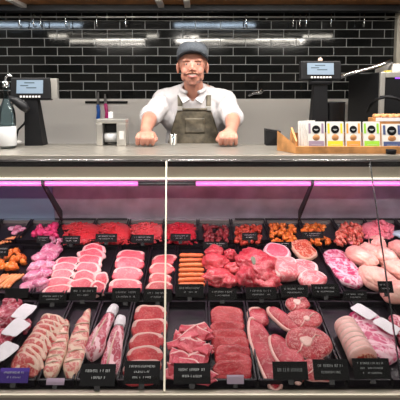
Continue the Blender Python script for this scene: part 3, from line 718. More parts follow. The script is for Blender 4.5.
for i, (u, v, h) in enumerate(((101, 281, .02), (98, 290, .014))):
    me = slab(32, oval(.030, .034, i, .12), .012, i, rimfat(0, 359, .82), .002)
    put('meat_slice', me, M['steak_pink'], frame(on(1, u, v, h), (30, 12, 10)), ['small round pink slice at the right of the high heap', 'small round pink slice just behind the heap label'][i], 'meat slice')
shingle(1, [(125.5, 287.5), (127, 274.5), (129, 264), (131, 257)], .128, .070, .017, 24, M['steak_pink'], 'steak', 'broad pink steak with a white fat top edge', 'steak', ft, -2, 4, .09, .004, 2.8, 4)
shingle(1, [(159, 289), (160, 280), (162, 270), (164, 261)], .104, .064, .016, 24, M['steak'], 'steak', 'dark red steak with a thin fat edge beside the glass joint', 'steak', ft, -3, 4, .12, .004, 2.8, 6)
sausages(1, [(191.5, 255.5+i*4.9, .012) for i in range(7)], .088, .0095, 0, M['sausage_orange'], 'bright orange sausage laid crosswise, counted from the back', 'bright orange crosswise sausages', jit=2, curve=.001)
# red lumps
for i, (u, v, a, bb, c, h) in enumerate(((217, 281, .060, .050, .030, .0), (215, 267, .052, .060, .036, .006), (214, 256, .040, .036, .028, .012), (230, 258.5, .030, .032, .026, .012), (233, 272, .032, .042, .026, .006), (229, 284, .036, .036, .024, .004))):
    put('roast_joint', blob(a, bb, c, i+1, .17, 4, 1.8, seam=.10), M['roast'], frame(on(1, u, v, h), (0, 0, 20*i)), ['biggest red roasting lump, nearest its label', 'large red roasting lump left of centre', 'small red lump at the back left of its tray', 'small red lump at the back right of its tray', 'small red lump on the right side of its tray', 'small red lump at the front right of its tray'][i], 'meat joint', 'red roasting lumps')
o = put('roast_joint', blob(.080, .105, .052, 12, .16, 5, 1.7, seam=.09), M['roast_dark'], frame(on(1, 257, 272, .004), (0, 0, 20)), 'big dark red roast with a grey leaf on it', 'meat joint', None)
q = put('herb_leaf', slab(24, oval(.009, .018, 1, .1), .002, 1, None, .0004), M['leaf'], frame(on(1, 253.5, 260.5, .082), (30, 0, 10)), 'grey green leaf lying on the big dark roast', 'leaf', None)
o = put('roast_joint', blob(.048, .056, .040, 4, .16, 4, 1.8, seam=.09), M['roast_dark'], frame(on(1, 247, 283, .002), (0, 0, 0)), 'lower left lump of the big dark roast tray', 'meat joint', None)
o = put('roast_joint', blob(.050, .055, .036, 8, .16, 4, 1.8, seam=.09), M['roast'], frame(on(1, 266, 286, .002), (0, 0, 30)), 'lower right lump of the big dark roast tray', 'meat joint', None)
me = slab(44, oval(.060, .046, 3, .05), .03, 2, rimfat(0, 359, .8), .0015, None, dome=.004)
put('ham_round', me, M['ham'], frame(on(1, 276.5, 254.5, .02), (22, 6, -18)), 'round ham slice with a pale rim behind the pork', 'ham')
me = slab(44, oval(.062, .062, 5, .12), .04, 4, rimfat(10, 230, .8), .003, None, dome=.012)
put('pork_joint', me, M['pork'], frame(on(1, 283, 273, .01), (14, 0, 10)), 'pale pork joint in front of the ham round', 'pork joint')
me = slab(44, oval(.056, .045, 7, .12), .03, 4, rimfat(10, 180, .8), .003, None, dome=.008)
put('pork_joint', me, M['pork'], frame(on(1, 312, 283, .006), (12, 0, -5)), 'pale pork joint nearest the label left of the magenta ribs', 'pork joint')
me = slab(44, oval(.060, .046, 9, .10), .026, 4, rimfat(330, 200, .8), .002, None, dome=.008)
put('pork_joint', me, M['pork'], frame(on(1, 303, 271, .016), (12, 0, -8)), 'pale pork joint below the crusted joint', 'pork joint')
me = slab(44, oval(.050, .062, 8, .06, 4), .03, 3, rimfat(0, 359, .93), .004, None, dome=.004)
put('crusted_joint', me, M['crust'], frame(on(1, 303, 253, .018), (12, 0, 22)), 'crumbly crusted joint with a pale rind in the middle row', 'meat joint')
o, p = strip([(356, 290), (342, 270), (331, 254)], [.10, .115, .115, .095], .034, M['rib_purple'], 'narrow slab of magenta ribs left of the chicken', 'ribs', 'rib_slab', row=1, bones=8, fatf=lambda f, th: .8 if math.sin(f*14+math.cos(th)*6) > .75 else 0, seed=9)
for i, (u, v, a, bb, c, h, z) in enumerate(((377, 285, .045, .075, .036, .006, 30), (361, 263, .04, .062, .036, .012, 35), (369, 256, .034, .045, .03, .02, 20), (395, 297, .05, .048, .036, .008, 20), (384, 262, .036, .055, .034, .018, 30), (377, 247, .034, .034, .028, .02, 10), (399, 276, .045, .06, .034, .01, 30), (400, 254, .04, .05, .034, .015, 20), (418, 290, .05, .06, .036, .0, 0))):
    put('chicken_piece', blob(a*1.15, bb*1.2, c*1.15, i+20, .09, 5, 1.1, seam=.05), M['chicken'], frame(on(1, u, v, h), (0, 0, z)), 'smooth pale chicken piece, %s' % ['large one nearest the label', 'long one at the left edge of the heap', 'back left of the heap', 'bottom right corner of the heap', 'middle of the heap', 'small one topmost at the back', 'right edge of the heap', 'back right of the heap', 'cut off by the right edge of the photo'][i], 'chicken', 'pale chicken pieces')

# ================= BACK ROW
b2 = [-28, 3, 33, 62, 97, 130, 165, 198, 230.5, 264.5, 298.5, 331, 363, 394, 426]
d2 = ['meat at the far left edge', 'small sausages', 'magenta meat', 'dark red mince', 'red mince', 'pinkish mince strands', 'deep red mince', 'dark burgundy cubes', 'rust coloured cubes', 'orange marinated cubes', 'orange cubes in two heaps', 'mixed marinated cubes', 'pale pink mince', 'a pale blue bag']
for i, d in enumerate(d2): tray(2, 'b%d' % i, b2[i], b2[i+1], d, 'back row')
def mince(us, vs, m, label, seed, hmax=.045, nn=150, r=.0035, name='minced_meat'):
    r_ = random.Random(seed); P = [on(2, us[0], vs[1]), on(2, us[1], vs[1]), on(2, us[0], vs[0]), on(2, us[1], vs[0])]
    c = sum(P, Vector())/4; Mi = frame(c).inverted(); b = MB()
    core = blob(1, 1, 1, seed, .1, 3)
    for i in range(nn):
        a_, b_ = r_.random(), r_.random(); p = Mi @ (P[0].lerp(P[1], a_)).lerp(P[2].lerp(P[3], a_), b_)
        hh = hmax*(1-abs(a_-.5)**2*3.2)*(1-abs(b_-.5)**2*3.0)*(.75+.25*r_.random()); p.z = max(.003, hh)
        ang = r_.uniform(0, PI); L = r_.uniform(.012, .03); d = Vector((math.cos(ang), math.sin(ang), r_.uniform(-.3, .3)))
        q = Vector((-d.y, d.x, 0))*r_.uniform(-.01, .01)
        b.tube([p-d*L/2, p-d*L/6+q*.8, p+d*L/6+q, p+d*L/2], [r*.7, r, r, r*.6], 6)
    x0, x1 = (Mi @ P[0]).x, (Mi @ P[1]).x; y0, y1 = (Mi @ P[0]).y, (Mi @ P[2]).y
    b.ball(((x0+x1)/2, (y0+y1)/2, 0), 1, 3, ((x1-x0)/2, (y1-y0)/2, hmax*.85))
    for v in b.bm.verts: v.co.z = max(v.co.z, 0)
    o = b.build(name, m, None, True); o.matrix_world = frame(c); tag(o, label, 'mince', kind='stuff'); return o
mince((64, 96), (226, 245), M['mince_red'], 'heap of red mince between the magenta meat and the brighter mince', 1, .05, 230)
mince((97, 129), (226, 245), M['mince_red'], 'heap of red mince under the reflected lamp spot', 2, .05, 230)
mince((132, 162), (226, 245), M['mince_pink'], 'heap of pinkish mince strands left of the glass joint', 3, .052, 210, .0048)
mince((167, 196), (226, 245), M['mince_deep'], 'heap of deep red mince right of the glass joint', 4, .048, 220)
mince((366, 392), (226, 240), M['mince_pale'], 'heap of pale pink mince near the right glass joint', 5, .055, 150, .007)
chunks(2, (35, 58), (225, 236), 24, .026, M['magenta'], 'magenta meat piece at the back left', 'magenta meat pieces', 'mg', .022, 'meat_piece')
chunks(2, (48, 60), (236, 245), 7, .022, M['sausage_purple'], 'pale purple meat piece in front of the magenta pieces', 'pale purple meat pieces', 'mp', .015, 'meat_piece')
for i, (u, v) in enumerate(((12, 230), (18, 229), (22, 231), (15, 234))):
    put('sausage', blob(.018, .014, .012, i, .15, 3), M['sausage_purple'], frame(on(2, u, v, .008), (0, 0, 20*i)), 'small pink sausage lump at the back left, %s' % ORD[i], 'sausage', 'small pink sausage lumps')
sausages(2, [(5, 241), (8.5, 240), (12, 239.5), (15.5, 239)], .05, .006, 60, M['sausage_tan'], 'thin tan sausage at the back left, counted from the left', 'thin tan sausages at the back left')
chunks(2, (203, 227), (226, 243), 60, .019, M['cube_dark'], 'dark burgundy meat cube in the back row', 'dark burgundy cubes', 'cd', .016)
chunks(2, (236, 261), (226, 244), 60, .019, M['cube_rust'], 'rust coloured meat cube in the back row', 'rust coloured cubes', 'cr', .016)
chunks(2, (270, 295), (225, 244), 70, .019, M['cube_orange'], 'orange marinated cube in the back row, middle right', 'orange marinated cubes', 'co', .026)
chunks(2, (303, 325), (225, 232), 26, .018, M['cube_orange'], 'orange cube in the rear heap of the labelled tray', 'orange cubes, rear heap', 'co', .016)
chunks(2, (306, 329), (238, 244), 20, .018, M['cube_orange'], 'orange cube in the front heap of the labelled tray', 'orange cubes, front heap', 'co', .008)
chunks(2, (336, 362), (224, 245), 66, .021, M['cube_mixed'], 'mixed marinated meat cube left of the pale mince', 'mixed marinated cubes', 'cm', .026)
put('plastic_bag', blob(.05, .035, .014, 3, .15, 3), M['bag_pale'], frame(on(2, 403, 236, .004), (0, 0, 0)), 'pale blue bag in the back row at the right edge', 'bag')
for i, (u, v) in enumerate(((352, 247), (380, 241), (372, 243))): 
    put('meat_piece', blob(.02, .016, .012, i, .15, 3), M['mince_pale'], frame(on(2, u, v-3, .006), (0, 0, 0)), 'small pale lump at the front of the back right trays, %s' % ORD[i], 'meat piece', 'small pale lumps back right')

# ================= PRICE LABELS
def pricetag(row, u0, u1, v0, v1, what, lines=3, purple=False, blank=False, h=.02, tilt=58, seed=0):
    p0 = on(row, (u0+u1)/2, v1, h); sc_ = (p0-CAM).dot(_F); wd = (u1-u0)/F*sc_*.98; hg = (v1-v0)/F*sc_*1.02
    t = empty('price_label', label='%s price label %s' % ('purple' if purple else 'black', what), cat='price label', group='price labels', mw=frame(p0, (tilt, 0, 0)))
    MB().box(-wd/2, wd/2, 0, hg, -.0008, .0008).build('plate', M['label_purple' if purple else 'label'], t)
    r_ = random.Random(seed+int(u0)*7)
    if not blank:
        b = MB(); lh = hg/(lines+1.2)
        for k in range(lines):
            y = hg-lh*(k+1.0); L = wd*(.72 if k == 0 else r_.uniform(.4, .66)); x = -L/2
            while x < L/2:
                w = r_.uniform(.0018, .0042)
                if r_.random() < .82:      # a letter: short strokes
                    s = lh*.34*(1 if k else 1.15)
                    b.box(x, x+.0006, y-s/2, y+s/2, .0009, .0012)
                    if r_.random() < .7: b.box(x, x+w*.7, y+s/2-.0006, y+s/2, .0009, .0012)
                    if r_.random() < .6: b.box(x, x+w*.7, y-.0003, y+.0003, .0009, .0012)
                    if r_.random() < .5: b.box(x, x+w*.7, y-s/2, y-s/2+.0006, .0009, .0012)
                x += w+.0008
        b.build('lettering', M['chalk'], t)
    b = MB(); b.box(-.008, .008, -.010, .0015, -.0022, -.0009); b.box(-.008, .008, -.012, -.010, -.014, -.0009)
    b.build('clip', M['tray'], t)
P1 = [(0, -2, 28, 370, 383, 'in front of the fanned chops', 2, True, False), (0, 79, 115, 367, 386, 'in front of the lamb loins', 2, False, False), (0, 123, 160, 364, 384, 'in front of the five small steaks', 3, False, False),
      (0, 173, 211, 366, 384, 'in front of the shaved beef', 2, False, False), (0, 273, 309, 364, 380, 'in front of the rump steaks', 1, False, False), (0, 314, 350, 362, 380, 'in front of the shin rounds', 2, False, False),
      (0, 354, 392, 361, 379, 'in front of the pork roll', 3, False, False)]
for q in P1: pricetag(*q[:5], q[5], q[6], q[7], q[8], h=.028, tilt=50)
for (u0, u1, v0, v1, w, c) in ((227, 244, 376, 384, 'in front of the thin beef slices', 0), (46, 64, 379, 385, 'in front of the pale rib strips', 0)):
    p0 = on(0, (u0+u1)/2, v1, .028); s_ = (p0-CAM).dot(_F); wd = (u1-u0)/F*s_; hg = (v1-v0)/F*s_
    t = empty('price_label', label='small clear plastic label holder ' + w, cat='price label', group='price labels', mw=frame(p0, (50, 0, 0)))
    MB().box(-wd/2, wd/2, 0, hg, -.001, .001).build('plate', M['mauve'], t)
    MB().box(-.006, .006, -.010, .002, -.0022, -.0011).build('clip', M['tray'], t)
P2 = [(1, 4, 28, 289, 298, 'left of the pale purple sausages'), (1, 38, 66, 294, 303, 'in front of the narrow line of pink slices'), (1, 69, 96, 288, 300, 'in front of the high heap of pink slices'), (1, 111, 140, 289, 302, 'in front of the broad pink steaks'), (1, 143, 172, 290, 302, 'in front of the dark red steaks, by the glass joint'),
      (1, 175, 204, 285, 297, 'in front of the orange sausages'), (1, 208, 237, 289, 300, 'in front of the red roasting lumps'), (1, 246, 277, 288, 299, 'in front of the big dark roast'), (1, 281, 309, 286, 297, 'in front of the pale pork'), (1, 312, 340, 285, 296, 'in front of the pork below the crusted joint'), (1, 344, 368, 292, 301, 'in front of the magenta ribs'), (1, 379, 394, 282, 293, 'stuck in front of the chicken')]
for i, q in enumerate(P2): pricetag(*q[:5], q[5], 2, False, i in (0,), h=.075 if i == 11 else .026, tilt=52)
P3 = [(2, 36, 49, 236, 243, 'before the magenta meat pieces'), (2, 62, 80, 236, 244, 'on the red mince at the left'), (2, 95, 117, 234, 242, 'on the red mince under the lamp spot'), (2, 131, 154, 235, 243, 'on the pinkish mince'), (2, 170, 191, 234, 241, 'on the deep red mince'),
      (2, 203, 228, 242, 248, 'before the burgundy cubes'), (2, 242, 258, 233, 240, 'on the rust coloured cubes'), (2, 271, 292, 242, 248, 'before the orange marinated cubes'), (2, 302, 324, 232, 238, 'between the two orange heaps'), (2, 370, 388, 239, 245, 'before the pale mince'), (2, -4, 8, 246, 256, 'at the far left by the orange chunks')]
for i, q in enumerate(P3): pricetag(*q[:5], q[5], 2, False, False, h=.028 if i in (1, 2, 3, 4, 6, 8) else .022, tilt=56)

# case lights (the pink tube and the white strip shine onto the meat)
for lo in (area('case_light', (0, 1.80, ztube-.03), 3.1, .03, 2.2, (1, .25, .70), (R(10), 0, 0)),
           area('case_strip_light', (0, 1.735, zf-.012), 3.1, .015, 7.5, (1, .93, .88), (R(4), 0, 0))):
    pass

# ------------------------------------------------------------------ things on the worktop
ZW = ZT+.0008
def till(u, v_scr, du, dv, d, ubase, label, tilt=8):
    s = d/F; c = at(u, v_scr, d); w = du*s/2; h = dv*s/2; xb = at(ubase, 143, d).x
    t = empty('till_scale', (xb, d, ZW), label, 'till')
    zc = c.z-ZW; xo = c.x-xb
    b = MB(); b.hexa([(-.040, -.035, 0), (.045, -.035, 0), (.045, .035, 0), (-.040, .035, 0), (xo-.030, -.02, zc-h), (xo+.030, -.02, zc-h), (xo+.030, .02, zc-h), (xo-.030, .02, zc-h)])
    b.build('column', M['black'], t)
    MB().box(-w, w, -.018, .018, -h, h, .006).build('display_case', M['black'], t, mw=Matrix.Translation((xo, 0, zc)) @ Matrix.Rotation(R(-tilt), 4, 'X'))
    scr = MB().box(-w*.68, w*.62, -.0205, -.0185, -h*.45, h*.75).build('screen', M['screen'], t, mw=Matrix.Translation((xo, 0, zc)) @ Matrix.Rotation(R(-tilt), 4, 'X'))
    b = MB()
    for k, (a, e, z) in enumerate(((-.3, .2, .45), (-.5, -.1, .2), (-.2, .3, .0))): b.box(w*a, w*e, -.0212, -.0206, h*z, h*(z+.1))
    b.build('readout', M['screen_text'], scr)
    b = MB()
    for k in range(7): b.box(-w*.5+k*w*.15, -w*.5+k*w*.15+w*.09, -.021, -.018, -h*.82, -h*.66)
    b.build('key_strip', M['steel_matt'], t, mw=Matrix.Translation((xo, 0, zc)) @ Matrix.Rotation(R(-tilt), 4, 'X'))
    return t, xo, zc, w, h
t, xo, zc, w, h = till(32, 89, 40, 22, 2.04, 36, 'black till scale with lit screen beside the bottle, left')
MB().box(w-.004, w+.028, -.012, .016, -h*.9, h*.95, .003).build('side_panel', M['steel'], t, mw=Matrix.Translation((xo, 0, zc)))
t, xo, zc, w, h = till(320, 71, 40, 19, 2.04, 317, 'black till scale with lit screen behind the packet crate, right')
MB().ball((0, 0, 0), .011, 2).build('round_knob', M['bone'], t, True, mw=Matrix.Translation((xo+w*.0, 0, zc+h+.006)))
MB().box(-.05, .05, -.03, .02, -.012, .0, .003).build('tray_arm', M['black'], t, mw=Matrix.Translation((xo+.0, 0, zc-h-.004)))
# black cable looping from the left till
p = [at(25, 100, 2.05), at(29, 106, 2.03), at(28, 116, 2.03), at(24, 124, 2.04), at(18, 130, 2.05), at(16, 140, 2.06)]
b = MB(); b.tube(p, .005, 8); o = b.build('cable', M['black'], None, True); tag(o, 'black cable looping beside the left till column', 'cable')
# hand scanner shape over the bottle
p = [at(8, 97, 1.98), at(16, 101, 1.97), at(23, 106, 1.97), at(28, 111, 1.97)]
t = empty('hand_scanner', at(16, 143, 1.97), 'grey hand scanner resting in a stand behind the bottle', 'scanner'); Ti = Matrix.Translation(t.location).inverted()
b = MB(); b.tube([Ti @ q for q in p], [.008, .018, .022, .014], 12); b.build('body', M['dark'], t, True)
MB().tube([(-.02, .02, 0), (-.02, .02, .17), (-.01, .01, .19)], .006, 8).build('stand', M['chrome'], t, True)
MB().lathe([(.035, 0), (.035, .006), (.01, .01)], 20, (-.02, .02, 0)).build('base', M['steel_matt'], t)
# bottle
bx = at(8, 143, 1.92).x
t = empty('bottle', (bx, 1.92, ZW), 'clear glass bottle with steel pourer and white label, left end of worktop', 'bottle')
H = .30
MB().lathe([(.030, 0), (.036, .004), (.0365, .05), (.0365, .15), (.032, .175), (.018, .205), (.0125, .225), (.012, .262), (.0135, .264), (.0135, .272)], 28).build('glass_body', M['bottle_glass'], t, True)
MB().lathe([(.0371, .012), (.0374, .0125), (.0374, .098), (.0371, .0985)], 28).build('paper_label', M['white'], t, True)
b = MB(); b.lathe([(.0145, .273), (.015, .276), (.015, .296), (.008, .30)], 18); b.tube([(0, 0, .298), (0, 0, .315), (.012, 0, .325), (.030, 0, .322)], .005, 8); b.build('pourer', M['chrome'], t, True)
bx = at(-1, 143, 1.97).x
o = MB().lathe([(.026, 0), (.03, .003), (.03, .10), (.024, .115), (.024, .13)], 24).build('plastic_tub', M['white'], None, True); o.location = (bx-.02, 1.90, ZW); tag(o, 'white plastic tub at the far left edge of the worktop', 'tub')
# label printer in a steel box
bx = at(113, 143, 2.04).x
t = empty('steel_dispenser', (bx, 2.04, ZW), 'small steel roll dispenser left of the man', 'dispenser')
b = MB(); b.box(-.07, -.040, -.04, .04, 0, .105, .004); b.box(.025, .07, -.04, .04, 0, .105, .004); b.box(-.07, .07, -.04, .04, .105, .125, .004); b.box(-.042, .027, .03, .04, 0, .106)
b.build('housing', M['steel'], t)
MB().box(-.039, .024, .015, .028, .004, .1).build('dark_opening', M['dark'], t)
MB().tube([(-.036, 0, .036), (.02, 0, .036)], .024, 20).build('paper_roll', M['white'], t, True)
MB().tube([(-.039, 0, .036), (.024, 0, .036)], .008, 12).build('spindle', M['lip'], t, True)
MB().box(.038, .060, -.042, -.0405, .03, .07).build('front_plate', M['steel_matt'], t)
# black box right of the man
bx = at(272, 143, 2.04)
t = empty('cloth_dispenser', (bx.x, 2.04, ZW), 'small black box left of the packet crate', 'box')
b = MB(); b.hexa([(-.032, -.03, 0), (.036, -.03, 0), (.036, .03, 0), (-.032, .03, 0), (-.034, -.02, .070), (.034, -.03, .060), (.034, .03, .060), (-.034, .03, .070)]); b.build('body', M['black'], t)
MB().hexa([(-.034, -.021, .071), (.036, -.031, .061), (.036, .031, .061), (-.034, .031, .071), (-.034, -.021, .077), (.036, -.031, .067), (.036, .031, .067), (-.034, .031, .077)]).build('lid', M['dark'], t)
# ---- crate of packets
cy0, cy1 = 1.74, 1.86
xL = at(296, 147, cy0).x; xR = at(414, 147, cy0).x
t = empty('display_crate', ((xL+xR)/2, (cy0+cy1)/2, ZW), 'low wooden crate full of snack packets on the right of the worktop', 'crate')
W = (xR-xL)/2; Y = (cy1-cy0)/2
MB().box(-W, W, -Y, Y, 0, .008).build('bottom_board', M['crate'], t)
MB().box(-W, W, -Y, -Y+.008, .0082, .030, .001).build('front_board', M['crate'], t)
MB().box(-W, W, Y-.008, Y, .0082, .075, .001).build('back_board', M['crate'], t)
for s in (-1, 1):
    x = s*W; MB().hexa([(x-s*.008, -Y+.008, .0082), (x, -Y+.008, .0082), (x, Y-.009, .0082), (x-s*.008, Y-.009, .0082), (x-s*.008, -Y+.008, .05), (x, -Y+.008, .05), (x, Y-.009, .098), (x-s*.008, Y-.009, .098)]).build('side_board', M['crate'], t)
# sloping wing on the left of the crate
b = MB(); b.hexa([(-W-.058, Y-.02, 0), (-W-.001, -Y, 0), (-W-.001, -Y+.008, 0), (-W-.058, Y-.012, 0), (-W-.058, Y-.02, .085), (-W-.001, -Y, .035), (-W-.001, -Y+.008, .035), (-W-.058, Y-.012, .085)])
b.build('side_flap', M['crate'], t)
cols = [('mauve', 'mauve'), ('yellow', 'yellow'), ('orange', 'orange'), ('green', 'green'), ('navy', 'dark blue and orange')]
def packet(u0, u1, v0, v1, key, name, y, yaw=0, lab=None, art=True):
    a = at(u0, v1, y); c = at(u1, v0, y); w = (c.x-a.x)/2; h = c.z-a.z; z0 = ZW+.0085
    h = c.z-z0
    t = empty('snack_packet', label=lab or ('white snack packet with %s print standing in the crate front row' % name), cat='packet', group='snack packets in the crate')
    t.matrix_world = Matrix.Translation(((a.x+c.x)/2, y, z0)) @ Matrix.Rotation(R(-8), 4, 'X') @ Matrix.Rotation(R(yaw), 4, 'Z')
    m = M[key]
    b = MB(); b.hexa([(-w, -.008, .0), (w, -.008, .0), (w, .008, .0), (-w, .008, .0), (-w, -.002, h), (w, -.002, h), (w, .002, h), (-w, .002, h)]); b.build('pouch', M['card'], t)
    if art:
        def yy(z): return -.0085+.006*z/h
        def quad(x0, x1, z0_, z1, mm, nm, off=0):
            MB().hexa([(x0, yy(z0_)-.0006-off, z0_), (x1, yy(z0_)-.0006-off, z0_), (x1, yy(z0_)-off, z0_), (x0, yy(z0_)-off, z0_), (x0, yy(z1)-.0006-off, z1), (x1, yy(z1)-.0006-off, z1), (x1, yy(z1)-off, z1), (x0, yy(z1)-off, z1)]).build(nm, mm, t)
        quad(-w*.92, w*.92, h*.03, h*.34, m, 'colour_band'); quad(-w*.92, -w*.66, h*.60, h*.95, m, 'colour_corner'); quad(w*.66, w*.92, h*.60, h*.95, m, 'colour_corner')
        b = MB(); b.tube([(0, yy(h*.74)-.0022, h*.74), (0, yy(h*.74)-.0006, h*.74)], w*.50, 20); b.build('round_badge', M['label'], t)
        b = MB(); b.box(-w*.25, w*.25, -.0003, 0, -.0012, .0012); b.box(-w*.15, w*.15, -.0003, 0, -.005, -.0035); b.build('badge_lettering', M['chalk'], t, mw=Matrix.Translation((0, yy(h*.74)-.0024, h*.74)))
        MB().ball((0, yy(h*.44)-.0004, h*.46), 1, 2, (w*.46, .0014, h*.11)).build('food_picture', M['biscuit'], t, True)
        b = MB(); b.box(-w*.6, w*.6, -.0003, 0, 0, .0012); b.build('band_lettering', M['chalk'], t, mw=Matrix.Translation((0, yy(h*.2)-.0012, h*.2)))
ZF = 1.765
for (u0, u1, v0, key, nm) in ((308, 325, 122, 'mauve', 'mauve'), (327, 344, 122, 'yellow', 'yellow'), (346, 361.5, 122, 'orange', 'orange'), (363.5, 380.5, 122, 'green', 'lime green')):
    packet(u0, u1, v0, 145, key, nm, ZF)
    packet(u0+.6, u1+.6, v0-.3, 143, key, nm, ZF+.024, art=False, lab='white snack packet directly behind the %s one' % nm)
    packet(u0+.4, u1+.4, v0-.4, 143, key, nm, ZF+.046, art=False, lab='white snack packet two behind the %s one' % nm)
packet(382.5, 402, 124, 145, 'navy', 'dark blue and orange', ZF)
for i, u in enumerate((298.5, 301, 303.5, 306)):
    packet(u, u+10, 121-.2*i, 143, 'mauve', '', ZF+.062-.013*i, art=False, lab='plain white snack packet in the left stack, %s from the left' % ORD[i])
# small dark tub on crate corner
o = MB().lathe([(.02, 0), (.024, .003), (.026, .022), (.022, .024)], 20).build('sauce_pot', M['label'], None, True); p_ = at(392, 150, 1.722); o.location = (p_.x, 1.7295, ZW); o.scale = (.8, .8, .8); tag(o, 'small dark pot in front of the dark blue packet', 'pot')
# biscuit box behind
cx = at(393, 120, 1.95).x
t = empty('biscuit_box', (cx, 1.95, ZW), 'wooden box heaped with brown pastries behind the crate', 'box')
hh = zat(118, 1.95)-ZW
MB().box(-.09, .12, -.04, .06, 0, hh, .002).build('box_body', M['crate'], t)
pm = blob(.016, .014, .011, 2, .2, 3)
for i in range(14):
    q = link('pastry', pm, M['biscuit'], None, True); q.matrix_world = Matrix.Translation((cx-.075+.028*(i % 7), 1.93+.03*(i//7), ZW+hh+.001)) @ Matrix.Rotation(rnd.uniform(0, 3), 4, 'Z')
    tag(q, 'small brown pastry heaped on the wooden box behind the crate', 'pastry', 'pastries on the box')
MB().box(-.095, .125, -.042, -.0405, hh-.012, hh+.004).build('rim', M['white'], t)
# machine on a steel stand, right
mx0 = at(379, 100, 2.38).x; mz1 = zat(72, 2.38)
t = empty('equipment_stand', (mx0+.3, 2.65, 0), 'steel stand under the grey machine behind the counter', 'stand')
MB().box(-.32, .32, -.28, .28, 1.05, 1.08, .003).build('top', M['steel'], t)
for sx in (-.3, .3):
    for sy in (-.26, .26): MB().box(sx-.015, sx+.015, sy-.015, sy+.015, 0, 1.0495).build('leg', M['steel'], t)
MB().box(-.31, .31, -.27, .27, .3, .32).build('shelf', M['steel'], t)
t = empty('packing_machine', (mx0, 2.38, 1.081), 'grey fronted black machine with a violet display at the right edge', 'machine')
hz = mz1-1.081
MB().box(0, .55, .012, .50, 0, hz, .006).build('body', M['black'], t)
b = MB(); b.box(0, .026, -.012, .011, 0, hz, .003); b.box(.027, .55, -.012, .011, hz-.03, hz, .003); b.build('front_frame', M['steel'], t)
MB().box(.027, .55, -.004, .011, hz*.5, hz-.031).build('control_panel', M['black'], t)
p_ = at(397, 78, 2.37)
MB().box(p_.x-mx0-.008, p_.x-mx0+.05, -.008, -.0045, p_.z-1.081-.004, p_.z-1.081+.006).build('violet_display', M['glow_violet'], t)
MB().box(.027, .55, -.004, .011, 0, hz*.5-.001).build('lower_panel', M['dark'], t)
MB().box(.03, .065, .0, .03, hz+.0005, hz+.008, .002).build('yellow_tag', M['yellow'], t)
MB().box(.09, .4, .05, .3, hz+.0005, hz+.05, .01).build('lid', M['steel_matt'], t)
b = MB(); b.tube([at(333, 79, 2.55), at(352, 73, 2.5), at(372, 68, 2.46), at(392, 61, 2.42)], .012, 12)
o = b.build('steel_handle_bar', M['chrome'], None, True); tag(o, 'shiny slanting steel bar above the black machine', 'bar')
b = MB(); b.tube([at(367, 112, 2.2), at(371, 104, 2.15), at(377, 99, 2.12), at(386, 97, 2.1), at(396, 98, 2.1), at(408, 104, 2.09), at(418, 125, 2.06), Vector((at(420, 140, 2.05).x, 2.05, ZW+.008))], .007, 8); b.tube([at(380, 97, 2.13), at(390, 96, 2.12), at(402, 101, 2.12)], .006, 8)
o = b.build('cable', M['black'], None, True); tag(o, 'thick black cable curling in front of the grey machine', 'cable')
# black tub right of the right till
p_ = at(333, 120, 2.07)
o = MB().lathe([(.040, 0), (.044, .004), (.047, .20), (.049, .205), (.044, .205), (.042, .19)], 28).build('black_tub', M['black'], None, True); o.location = (p_.x, 2.045, ZW); tag(o, 'tall black tub right of the right till scale', 'tub')

# knives on the magnetic strip
sx0, sx1 = at(86, 102, D).x, at(128, 102, D).x; sz = zat(102.3, D-.02)
t = empty('knife_strip', ((sx0+sx1)/2, D-.013, sz), 'black magnetic knife strip on the steel splashback', 'knife strip')
MB().box((sx0-sx1)/2, (sx1-sx0)/2, -.016, 0, -.009, .009, .002).build('bar', M['black'], t)
def knife(u, vt, vm, vb, key, label, tilt):
    d = D-.035; a = at(u, vm, d)
    t = empty('knife', a, label, 'knife'); t.rotation_euler = (0, R(tilt), 0)
    hb = zat(vt, d)-a.z; hh_ = a.z-zat(vb, d)
    MB().hexa([(-.012, -.001, 0), (.012, -.001, 0), (.012, .001, 0), (-.012, .001, 0), (-.001, -.0008, hb), (.009, -.0008, hb), (.009, .0008, hb), (-.001, .0008, hb)]).build('blade', M['chrome'], t)
    b = MB(); b.tube([(0, 0, .004), (0, 0, -.008), (.003, 0, -hh_*.5), (-.002, 0, -hh_*.9), (0, 0, -hh_)], [.009, .014, .012, .015, .010], 12)
    for v in b.bm.verts: v.co.y *= .6
    b.build('handle', M[key], t, True)
knife(98, 92, 105, 120, 'blue', 'blue handled knife hanging on the magnetic strip', 0)
knife(105.5, 94, 104, 120, 'pink', 'pink handled knife hanging on the magnetic strip', -5)
o = MB().box(-.013, .013, -.012, .012, 0, .10, .004).build('sharpening_block', M['white'], None); p_ = at(111, 128, 2.30)
o.location = (at(110.5, 112, 2.055).x, 2.06, ZW+.126); o.scale = (.8, .8, .30); tag(o, 'small white block standing on the steel dispenser', 'block')
# bits of steel on the tiles, right of the man
t = empty('steel_tap', at(256, 93, D-.02), 'small chrome tap fixed to the tiles right of the man', 'tap')
MB().tube([(-.06, -.02, -.02), (-.02, -.03, .0), (.03, -.03, .006), (.05, -.02, .012)], [.008, .012, .014, .010], 10).build('spout', M['chrome'], t, True)
MB().tube([(.02, -.03, .0), (.04, -.03, .03)], [.012, .006], 10).build('lever', M['chrome'], t, True)
MB().tube([(.01, .019, 0), (.01, -.03, .0)], .010, 10).build('mount', M['chrome'], t, True)

